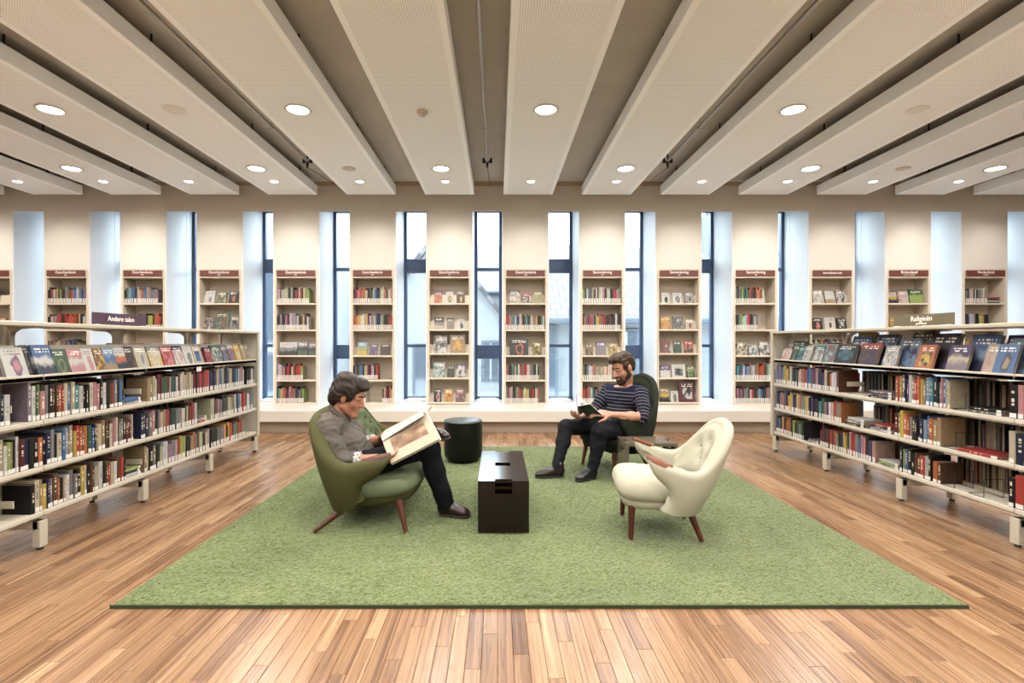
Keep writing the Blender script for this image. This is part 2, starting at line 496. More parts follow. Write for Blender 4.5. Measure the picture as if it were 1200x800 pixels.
# ------------------------------------------------------------------ ceiling panels, lamps, pipes
PX0 = .0935
KP = list(range(-8, 8))
PY0, PY1 = -2.4, 8.01
pm = MB(); pm.bbox(0, PW, 0, PY1-PY0, 0, .14, .004)
panel_me = pm.mesh('board', MAT['panel'])
hm = MB()
for hx in (.06, PW-.06):
    hm.cyl((hx, 0, .14), (hx, 0, ZC-ZP), .009, n=8)
    hm.box(hx-.03, hx+.03, -.02, .02, .138, .15)
hm.box(.03, PW-.03, -.018, .018, .141, .165)
hang_me = hm.mesh('hanger', MAT['black'])
for k in KP:
    p = thing('ceiling_panel', 'long white perforated acoustic panel hung below the taupe ceiling', 'ceiling panel', (PX0+PITCH*k, PY0, ZP), 0, 'acoustic ceiling panels')
    link('board', panel_me, p)
    for y in (2.2, 4.25, 6.0, 7.45):
        link('hanger', hang_me, p, loc=(0, y-PY0, 0))

def ring_mesh(r, name, mat):
    mb = MB(); mb.lathe([(r, 0), (r*1.18, -.004), (r*1.22, -.010), (r*1.02, -.012), (r*.96, -.004), (r*.95, .012)]); return mb.mesh(name, mat)
def disc_mesh(r, z, name, mat):
    mb = MB(); mb.add([(r*math.cos(2*math.pi*i/28), r*math.sin(2*math.pi*i/28), z) for i in range(28)], [tuple(range(28))[::-1]]); return mb.mesh(name, mat)
ring1 = ring_mesh(.105, 'trim_ring', MAT['white']); lens1 = disc_mesh(.1, -.003, 'lens', MAT['lamp'])
ring3 = ring_mesh(.055, 'trim_ring', MAT['white']); lens3 = disc_mesh(.052, -.003, 'lens', MAT['spot_lamp'])
ld1 = bpy.data.lights.new('downlight_beam', 'AREA'); ld1.shape = 'DISK'; ld1.size = .19; ld1.energy = DOWN_W; ld1.color = (1, .95, .885); ld1.spread = R(165)
ld3 = bpy.data.lights.new('wall_washer_beam', 'SPOT'); ld3.energy = SPOT_W; ld3.color = (1, .955, .88); ld3.spot_size = R(66); ld3.spot_blend = .9; ld3.shadow_soft_size = .05
def downlight(x, y):
    t = thing('downlight', 'round recessed downlight with a wide glowing lens in a ceiling panel', 'ceiling light', (x, y, ZP), 0, 'wide downlights in the ceiling panels')
    link('trim_ring', ring1, t); link('lens', lens1, t)
    l = bpy.data.objects.new('beam', ld1); COL.objects.link(l); l.parent = t; l.location = (0, 0, -.02)
def washer(x, y):
    t = thing('spotlight', 'small recessed spotlight shining onto the bookcase wall from a panel end', 'spotlight', (x, y, ZP), 0, 'small spotlights at the wall end of the panels')
    link('trim_ring', ring3, t); link('lens', lens3, t)
    l = bpy.data.objects.new('beam', ld3); COL.objects.link(l); l.parent = t; l.location = (0, 0, -.03)
    l.rotation_euler = Vector((0, .87, -1.12)).to_track_quat('-Z', 'Y').to_euler()
for k in KP[1:-1]:
    xc = PX0 + PITCH*k + PW/2
    washer(xc, 7.33)
    rows = [(5.065, 0), (6.79, 1), (3.20, 1), (1.61, 0), (-.12, 1), (-1.85, 0)]
    for y, par in rows:
        if (k % 2 != 0) == bool(par) and not (y == 5.065 and abs(k) > 4):
            downlight(xc, y)
def plate(name, label, x, y, r, mat, grille=False):
    t = thing(name, label, 'ceiling fitting', (x, y, ZP))
    mb = MB(); mb.lathe([(0, -.014), (r*.8, -.014), (r, -.010), (r*1.02, 0)], n=28); mb.build('cover_plate', mat, t)
    mb = MB(); mb.lathe([(r*.45, -.0145), (r*.5, -.019), (r*.55, -.0145)], n=24); mb.build('rim', MAT['white'], t)
MAT['speaker'] = new_mat('speaker_grille', (.55,.51,.46), .6)
plate('ceiling_speaker', 'round grey ceiling speaker in a panel above the shelves behind the sofa', PX0-2*PITCH+PW/2, 6.79, .085, MAT['speaker'])
plate('ceiling_speaker', 'round beige ceiling speaker in a panel above the Religieën bookshelf', PX0+4*PITCH+PW/2, 6.79, .085, MAT['speaker'])
plate('unlit_downlight', 'round white unlit lamp cover in a panel above the Andere talen bookshelf', PX0-3*PITCH+PW/2, 5.065, .105, MAT['white'])
plate('ceiling_cover', 'flat white round cover almost invisible against its panel', PX0+3*PITCH+PW/2, 5.065, .095, MAT['white'])
sd = thing('smoke_detector', 'small cream smoke detector under a ceiling panel', 'smoke detector', (-.75, 5.10, ZP))
mb = MB(); mb.lathe([(0, -.03), (.045, -.03), (.052, -.022), (.055, 0)], n=24); mb.build('base', MAT['case'], sd)
mb = MB(); mb.lathe([(0, -.052), (.028, -.052), (.034, -.044), (.036, -.03)], n=24); mb.build('sensor_cap', MAT['speaker'], sd)
for xp in (-.138, -2.58, 2.31):
    lab = {-.138: 'grey ceiling pipe with dark fitting between the middle panels', -2.58: 'grey ceiling pipe with dark fitting over the seated reader in the grey shirt', 2.31: 'grey ceiling pipe with dark fitting over the white armchair side'}[xp]
    t = thing('ceiling_pipe', lab, 'pipe', (xp, 7.0, 3.80))
    mb = MB(); mb.cyl((0, -9.0, 0), (0, 0, 0), .019, n=12); mb.build('pipe', MAT['pipe'], t)
    mb = MB(); mb.cyl((0, -.05, -.03), (0, -.05, .10), .012); mb.box(-.06, .06, -.065, -.035, -.02, .0); mb.cyl((-.05,-.05,-.03), (-.05,-.05,.035), .017); mb.cyl((.05,-.05,-.03), (.05,-.05,.035), .017)
    mb.cyl((0, -.05, -.03), (0, -.05, -.10), .02, .008); mb.build('end_fitting', MAT['dark_metal'], t)
    mb = MB(); mb.tube([(0, -.05, -.09), (.008, .3, -.05), (.012, .7, -.02), (.014, 1.15, .02)], .004, 6); mb.build('cable', MAT['black'], t)
    for y in (-1.15, -3.6, -6.2):
        mb = MB(); mb.cyl((0, y, -.02), (0, y, .1), .006, n=8); mb.box(-.05, .05, y-.012, y+.012, -.026, -.02); mb.build('pipe_clip', MAT['pipe'], t)
# ------------------------------------------------------------------ books: colours and meshes
PAL = {  # darker inks need no change; code: (colour, word)
 'k': ((.014,.013,.014), 'black'), 'n': ((.018,.028,.085), 'navy'), 'w': ((.74,.72,.67), 'white'), 'c': ((.62,.53,.36), 'cream'),
 'r': ((.50,.035,.022), 'red'), 'm': ((.135,.012,.022), 'maroon'), 'o': ((.62,.15,.03), 'orange'), 'y': ((.72,.50,.06), 'yellow'),
 'g': ((.035,.12,.055), 'green'), 'l': ((.38,.50,.12), 'lime'), 't': ((.05,.30,.32), 'teal'), 'b': ((.06,.17,.42), 'blue'),
 'p': ((.66,.27,.29), 'pink'), 'u': ((.085,.03,.17), 'purple'), 'e': ((.27,.26,.25), 'grey'), 'd': ((.13,.055,.025), 'brown'),
 'v': ((.26,.20,.26), 'mauve'), 'a': ((.42,.29,.14), 'tan'), 's': ((.25,.38,.55), 'sky-blue'),
}
def book_mat():
    m = new_mat('book_cover_cloth', (.5,.5,.5), .45, spec=.3)
    oi = nd(m, 'ShaderNodeObjectInfo')
    co = coords(m); x, y, z = sepxyz(m, co)
    # printed title: short dashes over the upper spine, tone by book
    r = oi.outputs['Random']
    zz = mth(m, 'ADD', mth(m, 'MULTIPLY', z, 9.0), mth(m, 'MULTIPLY', r, 31.0))
    wn = nd(m, 'ShaderNodeTexWhiteNoise', noise_dimensions='2D'); ln(m, combxyz(m, mth(m, 'FLOOR', mth(m, 'MULTIPLY', zz, 3.0)), mth(m, 'MULTIPLY', r, 77.0), 0.0), wn.inputs['Vector'])
    dash = mth(m, 'GREATER_THAN', wn.outputs['Value'], .45)
    inz = mth(m, 'MULTIPLY', mth(m, 'GREATER_THAN', z, .38), mth(m, 'LESS_THAN', z, .86))
    inx = mth(m, 'LESS_THAN', mth(m, 'ABSOLUTE', mth(m, 'SUBTRACT', x, .5)), .17)
    iny = mth(m, 'LESS_THAN', y, .02)
    f = mth(m, 'MULTIPLY', mth(m, 'MULTIPLY', dash, inz), mth(m, 'MULTIPLY', inx, iny))
    f = mth(m, 'MULTIPLY', f, mth(m, 'MULTIPLY', mth(m, 'GREATER_THAN', r, .25), .65))
    lum = nd(m, 'ShaderNodeRGBToBW'); ln(m, oi.outputs['Color'], lum.inputs[0])
    ink = mixc(m, mth(m, 'GREATER_THAN', lum.outputs[0], .22), (.70,.62,.45), (.06,.045,.04))
    n = noise(m, co, 7.0, 4)
    base = nd(m, 'ShaderNodeMix', data_type='RGBA', blend_type='MULTIPLY'); base.inputs[0].default_value = 1
    ln(m, oi.outputs['Color'], base.inputs[6]); ln(m, ramp(m, n, [(.3, (.82,.82,.82)), (.7, (1.1,1.1,1.1))]), base.inputs[7])
    setc(m, mixc(m, f, base.outputs[2], ink)); return m
MAT['book'] = book_mat()

def spine_book_meshes():
    c = MB(); t = .085
    c.box(0, t, .02, 1, 0, 1); c.box(1-t, 1, .02, 1, 0, 1)
    arc = [(0,.02), (.10,.006), (.30,0), (.70,0), (.90,.006), (1,.02), (1-t,.05), (t,.05)]
    vs = [(x, y, 0) for x, y in arc] + [(x, y, 1) for x, y in arc]; n = len(arc)
    c.add(vs, [tuple(range(n))[::-1], tuple(range(n, 2*n))] + [(i, (i+1) % n, n+(i+1) % n, n+i) for i in range(n)])
    p = MB(); p.box(t, 1-t, .05, .965, .015, .985)
    l = MB(); l.box(.10, .90, -.008, .004, .02, .155)
    return c.mesh('book', MAT['book']), p.mesh('pages', MAT['paper']), l.mesh('spine_label', MAT['label'])
BK, BP, BL = spine_book_meshes()
def flat_book_meshes():
    """front cover faces -y; x width, z height, y thickness, unit size"""
    c = MB(); c.box(0,1,0,.10,0,1); c.box(0,1,.90,1,0,1); c.box(0,.03,.10,.90,0,1)
    p = MB(); p.box(.03,.975,.10,.90,.012,.988)
    return c, p.mesh('pages', MAT['paper'])
FB, FBP = flat_book_meshes()
_cov = {}
CC = {k: tuple((x*.85+.15*(v[0][0]+v[0][1]+v[0][2])/3)*.44 for x in v[0]) for k, v in PAL.items()}
def cover_mat(code, style, seed):
    """procedural printed cover. code: letters of PAL, background first"""
    key = (code, style, seed)
    if key in _cov: return _cov[key]
    cs = [CC[x] for x in code]
    while len(cs) < 3: cs.append(cs[-1])
    m = new_mat('printed_cover', cs[0], .35)
    co = coords(m); x, y, z = sepxyz(m, co)
    off = combxyz(m, mth(m, 'ADD', x, seed*3.7), 0.0, mth(m, 'ADD', z, seed*1.3))
    n = noise(m, off, 3.2, 3)
    if style == 'photo':
        c = ramp(m, n, [(.32, cs[0]), (.47, cs[1]), (.60, cs[2])])
    elif style == 'land':        # sky over land
        f = mth(m, 'ADD', z, mth(m, 'MULTIPLY', mth(m, 'SUBTRACT', n, .5), .5))
        c = ramp(m, f, [(.25, cs[2]), (.42, cs[1]), (.55, cs[1]), (.66, cs[0])])
    elif style == 'disc':
        dx = mth(m, 'SUBTRACT', x, .5); dz = mth(m, 'MULTIPLY', mth(m, 'SUBTRACT', z, .47), 1.3)
        d = mth(m, 'SQRT', mth(m, 'ADD', mth(m, 'MULTIPLY', dx, dx), mth(m, 'MULTIPLY', dz, dz)))
        c = mixc(m, mth(m, 'LESS_THAN', d, .36), cs[0], ramp(m, n, [(.42, cs[1]), (.56, cs[2])]))
    elif style == 'band':        # coloured head, picture below
        pic = ramp(m, n, [(.40, cs[1]), (.56, cs[2])])
        c = mixc(m, mth(m, 'GREATER_THAN', z, .78), pic, cs[0])
    elif style == 'frame':       # plain with a picture panel
        pic = ramp(m, n, [(.42, cs[1]), (.55, cs[2])])
        ins = mth(m, 'MULTIPLY', mth(m, 'LESS_THAN', mth(m, 'ABSOLUTE', mth(m, 'SUBTRACT', x, .52)), .3), mth(m, 'LESS_THAN', mth(m, 'ABSOLUTE', mth(m, 'SUBTRACT', z, .42)), .27))
        c = mixc(m, ins, cs[0], pic)
    else:                        # figure: one figure-like patch on a plain ground
        dx = mth(m, 'MULTIPLY', mth(m, 'SUBTRACT', x, .55), 1.5); dz = mth(m, 'SUBTRACT', z, .36)
        d = mth(m, 'ADD', mth(m, 'SQRT', mth(m, 'ADD', mth(m, 'MULTIPLY', dx, dx), mth(m, 'MULTIPLY', dz, dz))), mth(m, 'MULTIPLY', mth(m, 'SUBTRACT', n, .5), .55))
        c = ramp(m, d, [(.17, cs[2]), (.27, cs[1]), (.36, cs[0])])
    # title strokes
    wn = nd(m, 'ShaderNodeTexWhiteNoise', noise_dimensions='2D')
    ln(m, combxyz(m, mth(m, 'FLOOR', mth(m, 'MULTIPLY', x, 22.0)), mth(m, 'ADD', mth(m, 'FLOOR', mth(m, 'MULTIPLY', z, 11.0)), seed*5.1), 0.0), wn.inputs['Vector'])
    row = mth(m, 'LESS_THAN', mth(m, 'ABSOLUTE', mth(m, 'SUBTRACT', mth(m, 'FRACT', mth(m, 'MULTIPLY', z, 11.0)), .5)), .26)
    zone = mth(m, 'MULTIPLY', mth(m, 'GREATER_THAN', z, .73), mth(m, 'LESS_THAN', z, .91))
    xin = mth(m, 'LESS_THAN', mth(m, 'ABSOLUTE', mth(m, 'SUBTRACT', x, .5)), .36)
    f = mth(m, 'MULTIPLY', mth(m, 'MULTIPLY', row, zone), mth(m, 'MULTIPLY', xin, mth(m, 'GREATER_THAN', wn.outputs['Value'], .42)))
    lumi = sum(cs[0])/3
    setc(m, mixc(m, mth(m, 'MULTIPLY', f, .75), c, (.85,.8,.7) if lumi < .3 else (.08,.05,.05)))
    _cov[key] = m; return m
_fbm = {}
def face_mesh(mat):
    if mat.name not in _fbm: _fbm[mat.name] = FB.mesh('book', mat)
    return _fbm[mat.name]
STY = {'photo': 'picture', 'land': 'landscape', 'disc': 'round emblem', 'band': 'banded', 'frame': 'framed picture', 'fig': 'figure'}
_seed = [0]
def face_book(mtx, w, h, t, code, style, label, group):
    _seed[0] += 1
    o = link('book', face_mesh(cover_mat(code, style, _seed[0])))
    o.matrix_world = mtx @ Matrix.Diagonal((w, t, h, 1))
    link('pages', FBP, o)
    return tag(o, label, 'book', group)
def spine_book(mtx, t, d, h, code, label, group, sticker=True):
    o = link('book', BK)
    o.matrix_world = mtx @ Matrix.Diagonal((t, d, h, 1))
    c = CC[code]; j = 1 + rng.uniform(-.2, .2)
    o.color = (*[min(1, x*j) for x in c], 1)
    link('pages', BP, o)
    if sticker: link('spine_label', BL, o)
    return tag(o, label, 'book', group)

# one mesh for all the books beyond the ones built singly
class Mass:
    def __init__(s): s.v = []; s.f = []; s.c = []
    def box(s, x0, x1, y0, y1, z0, z1, c, M=None):
        n = len(s.v)
        vs = [Vector(p) for p in ((x0,y0,z0),(x1,y0,z0),(x1,y1,z0),(x0,y1,z0),(x0,y0,z1),(x1,y0,z1),(x1,y1,z1),(x0,y1,z1))]
        if M is not None: vs = [M @ v for v in vs]
        s.v += [tuple(v) for v in vs]
        for f in ((0,3,2,1),(4,5,6,7),(0,1,5,4),(1,2,6,5),(2,3,7,6),(3,0,4,7)):
            s.f.append(tuple(i+n for i in f)); s.c.append(c)
    def book(s, M, t, d, h, c, sticker=True, sh=.30):
        e = min(.003, t*.15); pg = (.23,.18,.12)
        s.box(0, t, 0, .004, 0, h, c, M); s.box(0, e, .004, d, 0, h, c, M); s.box(t-e, t, .004, d, 0, h, c, M)
        s.box(e, t-e, .004, d-.005, .003, h-.004, pg, M)
        if sticker: s.box(t*.15, t*.85, -.0012, .001, .004, h*sh, (.52,.50,.47), M)
MASS = Mass()

# ------------------------------------------------------------------ bookcases in the wall niches
ZS = [1.965, 1.541, 1.128, .735, .366]          # tops of the five shelves
def textmesh(s, size, mat, align='CENTER'):
    cu = bpy.data.curves.new('lettering', 'FONT'); cu.body = s; cu.size = size; cu.align_x = align; cu.align_y = 'CENTER'; cu.extrude = .0008; cu.resolution_u = 3
    o = bpy.data.objects.new('tmp', cu); COL.objects.link(o)
    dg = bpy.context.evaluated_depsgraph_get()
    me = bpy.data.meshes.new_from_object(o.evaluated_get(dg)); bpy.data.objects.remove(o)
    me.materials.clear(); me.materials.append(mat); return me
CASES = {  # sign text, second line, label detail, rows: S:colours:fill or D:[(w,h,code,style)]
 -7: ('Geschiedenis', '900', 'black and white picture book on its top shelf', ['D:.30,.30,kwe,photo', 'D:.16,.14,ewk,photo;.12,.2,dao,photo', '', '', '']),
 -6: ('Geschiedenis', '930', 'row of bright red volumes on its second shelf', ['S:.98:kkrweyklmkeerdobbwebnev', 'S:.98:kdwaperrmkrrroorrmyknwc', 'S:.8:', '', '']),
 -5: ('Geschiedenis', '930', 'pastel blue and mauve spines on its top shelf', ['S:.86:kgesbbkccoebpevvvv', 'S:.98:kkykbcnkcklykoork', 'D:.14,.2,ocw,band;.14,.2,kwe,photo', '', '']),
 -4: ('Geschiedenis', '930', 'three small covers above a large orange-framed cover', ['D:.155,.205,wwe,fig;.15,.19,rgc,photo;.145,.2,kko,fig', 'D:.14,.19,wed,photo;.225,.285,oge,photo;.14,.22,eke,frame', 'D:.15,.20,wow,band', '', '']),
 -3: ('Geschiedenis', '940', 'black and white landscape covers on its middle shelf', ['S:.82:pwupcccckgckkrkcrkclel', 'S:.80:kkeknpdkwcpsewdkockdw', 'D:.28,.215,wek,land;.165,.22,ekg,land;.12,.2,ekg,land', 'S:.66:ewwepkrrkcrmrrol', 'S:.68:ktycorkuproeknegl']),
 -2: ('Geschiedenis', '940', 'thick yellow volume on its second shelf', ['S:.98:mkrproockgdcbnkewcogwp', 'S:.98:ooyywwcyucecbnkcekkdrr', 'D:.155,.215,sly,land;.13,.19,vue,photo;.15,.19,dkd,photo', 'S:.62:kemgtbkycrkmpwkdr', 'T:bwweccw:dcrmkoc']),
 -1: ('Geschiedenis', '940', 'covers facing out on all five shelves, a purple heart-coloured cover first', ['D:.125,.20,upo,band;.115,.19,wky,fig;.13,.205,dky,fig', 'D:.15,.20,kec,land;.115,.185,kae,band;.12,.165,wed,fig', 'D:.21,.29,kew,photo;.245,.30,aoy,frame', 'D:.19,.25,gwt,photo;.115,.2,dkg,photo;.145,.22,unw,band', 'D:.12,.215,kwr,fig;.125,.205,oyr,photo;.15,.215,edp,photo']),
 0: ('Geschiedenis', '940', 'wide black and orange cover on its middle shelf', ['D:.175,.215,nwa,band;.15,.165,rwd,band;.13,.195,cal,photo', 'S:.98:rrpevtwbnwckdsgkcweaykkew', 'D:.30,.28,kok,fig;.15,.22,lky,photo', 'S:.84:pokntdcgwervrrwcevdkwk', 'S:.82:edpcknaermawycmmrkwp']),
 1: ('Samenleving', '300', 'red and pink volumes ending its top shelf', ['S:.98:lgwbdcdwmcwpkcwkkrrpev', 'S:.98:koeuroekcyoerrmkdmkkwkk', 'D:.12,.195,dak,photo;.155,.225,uve,band;.13,.2,kay,photo', 'S:.75:ekewwoecaccwpww', 'S:.45:rrmoewtkeme']),
 2: ('Samenleving', '300', 'large maroon framed cover on its bottom shelf', ['D:.125,.175,wgk,fig;.15,.17,wke,fig;.135,.18,eck,fig', 'D:.155,.205,oyo,photo;.165,.215,wke,photo;.14,.16,cpd,fig', 'D:.145,.20,wkr,photo;.125,.2,kgk,photo;.145,.2,rko,band', 'D:.16,.20,uww,land;.22,.215,wek,frame;.125,.19,kgl,photo', 'D:.155,.225,ayk,land;.12,.18,wke,fig;.255,.33,mwk,frame']),
 3: ('Samenleving', '300', 'half-empty second shelf under a row ending in orange', ['S:.74:egkeklgntgrdkkoyorw', 'S:.58:mkelwwprkkewv', 'D:.165,.21,ack,photo;.14,.17,rtw,photo;.175,.225,kew,photo', 'S:.97:ktgbwbseecweororkewe', 'S:.97:mpmemeekwrkkesbknoemm']),
 4: ('Aardrijkskunde', '', 'three pale travel covers on its top shelf', ['D:.155,.21,swa,photo;.14,.2,wwa,land;.15,.21,gwk,photo', 'D:.16,.19,kop,fig;.17,.2,wwd,fig;.15,.19,kwk,frame', 'S:.9:', 'S:.8:', '']),
 5: ('Buitenland', 'reizen en landen', 'large green landscape cover on its top shelf', ['D:.15,.18,wyn,land;.165,.2,nwp,photo;.22,.23,gll,land', 'D:.13,.2,oya,photo;.15,.16,row,band;.14,.14,sbw,land', 'S:.8:', '', '']),
 6: ('Nederland', 'streken', 'leaning books beside a flat stack on its top shelf', ['S:.60:nekawwkwneecwca', 'S:.62:knewwckkycydnk', 'S:.9:', '', '']),
}
case_shelf = None
RN = random.Random(11)
def shelf_z(k, i):
    if k in (-1, 2): return ZS[i] + (0, .005, .035, .035, .01)[i]
    return ZS[i]
for k in KN:
    txt, sub, det, rows = CASES[k]
    x0 = NX0 + PITCH*k
    lab = 'cream built-in bookcase under a %s sign, %s' % (txt, det)
    lab = ' '.join(lab.split()[:16])
    t = thing('bookcase', lab, 'bookcase', (x0, YW, ZB), 0, 'bookcases built into the window wall')
    W = NW; TH = .022
    for a in (0.003, W-TH-.003):
        mb = MB(); mb.bbox(a, a+TH, -.006, ND-.004, .004, 2.40-ZB, .003); mb.build('side_panel', MAT['case'], t)
    mb = MB(); mb.box(TH, W-TH, ND-.022, ND-.006, .02, 2.36-ZB); mb.build('back_panel', MAT['case'], t)
    mb = MB(); mb.bbox(.003, W-.003, -.008, ND-.004, 2.366-ZB, 2.392-ZB, .003); mb.build('top_board', MAT['case'], t)
    mb = MB(); mb.box(.003, W-.003, .002, .02, 2.392-ZB, ZN-ZB-.004); mb.build('head_panel', MAT['case'], t)
    mb = MB(); mb.box(TH+.004, W-TH-.004, .012, .03, .003, .02); mb.build('kick_board', MAT['plinth'], t)
    sg = MB(); sg.bbox(.035, W-.035, -.022, -.009, 2.394-ZB, 2.487-ZB, .002); so = sg.build('sign', MAT['sign'], t)
    tm = textmesh(txt, .062 if len(txt) < 13 else .05, MAT['letters'])
    link('lettering', tm, so, loc=(W*.5, -.0235, (2.455 if sub else 2.445)-ZB), rot=(R(90), 0, 0))
    if sub:
        link('lettering', textmesh(sub, .028, MAT['letters']), so, loc=(W*.5, -.0235, 2.412-ZB), rot=(R(90), 0, 0))
    for i in range(5):
        z = shelf_z(k, i) - ZB
        mb = MB(); mb.bbox(TH, W-TH, -.004, ND-.02, z-.026, z, .003); mb.build('shelf', MAT['case'], t)
        row = rows[i]
        if not row: continue
        zt = z + ZB + .001
        if row[0] == 'S' or row[0] == 'T':
            if row[0] == 'S':
                _, fill, cols = row.split(':'); groups = [(TH+.004, TH+.004+(W-2*TH-.008)*float(fill), cols)]
            else:
                _, c1, c2 = row.split(':'); groups = [(TH+.004, TH+.004+.20, c1), (W-TH-.17, W-TH-.006, c2)]
            for a, b, cols in groups:
                if not cols: cols = ''.join(RN.choice('kwcrmonygbeepdva') for _ in range(18))
                n = len(cols); ws = [RN.uniform(.75, 1.3) for _ in range(n)]; sw = sum(ws); xx = a
                for c, w_ in zip(cols, ws):
                    th = (b-a)*w_/sw
                    h = RN.uniform(.205, .262); d = RN.uniform(.14, .19)
                    col = tuple(min(1, q*RN.uniform(.8, 1.25)) for q in CC[c])
                    MASS.book(Matrix.Translation((x0+xx, YW+.012+RN.uniform(0, .008), zt)), th-.0008, d, h, col, True, .075/h)
                    xx += th
        else:
            dl_ = MB()                                   # sloping display ledge behind the covers
            dl_.box(TH, W-TH, .085, .10, 0, .16, 0, Matrix.Translation((0, 0, z)) @ Matrix.Rotation(R(-12), 4, 'X'))
            dl_.build('display_ledge', MAT['case'], t)
            items = [q.split(',') for q in row[2:].split(';')]
            tot = sum(float(q[0]) for q in items); gap = (W-2*TH-.03-tot)/(len(items)+1)
            xx = TH + .015 + gap*(1 if len(items) > 1 else .6)
            if len(items) == 1: xx = TH+.09
            for jj, (w_, h_, code, sty) in enumerate(items):
                w_ = float(w_); h_ = float(h_)
                M = Matrix.Translation((x0+xx, YW+.035, zt)) @ Matrix.Rotation(R(-12), 4, 'X')
                nm = PAL[code[0]][1]; n2 = PAL[code[1]][1]; n3 = PAL[code[2]][1]
                desc = nm if nm == n2 else nm + ' and ' + n2
                lab = '%s %s cover facing out, %s shelf of %s bookcase beside %s' % (desc, STY[sty], ('top', 'second', 'middle', 'fourth', 'bottom')[i], txt, 'it')
                nb = items[jj-1] if jj > 0 else (items[jj+1] if len(items) > 1 else None)
                lab = '%s %s cover on %s shelf of %s bookcase' % (desc, STY[sty], ('top', 'second', 'middle', 'fourth', 'bottom')[i], txt)
                if nb is not None: lab += ' by %s cover' % PAL[nb[2][0]][1]
                face_book(M, w_, h_, .02, code, sty, lab, 'books facing out on the wall bookcases')
                xx += w_ + gap
# the flat stack on the top shelf of the last bookcase
x0 = NX0 + PITCH*6
for i, (c, w_) in enumerate((('g', .20), ('w', .19), ('n', .17), ('r', .19))):
    M = Matrix.Translation((x0+.43, YW+.05, ZS[0]+.001+i*.024)) @ Matrix.Rotation(R(-2*i), 4, 'Z')
    MASS.box(0, w_, 0, .16, 0, .022, CC[c], M)

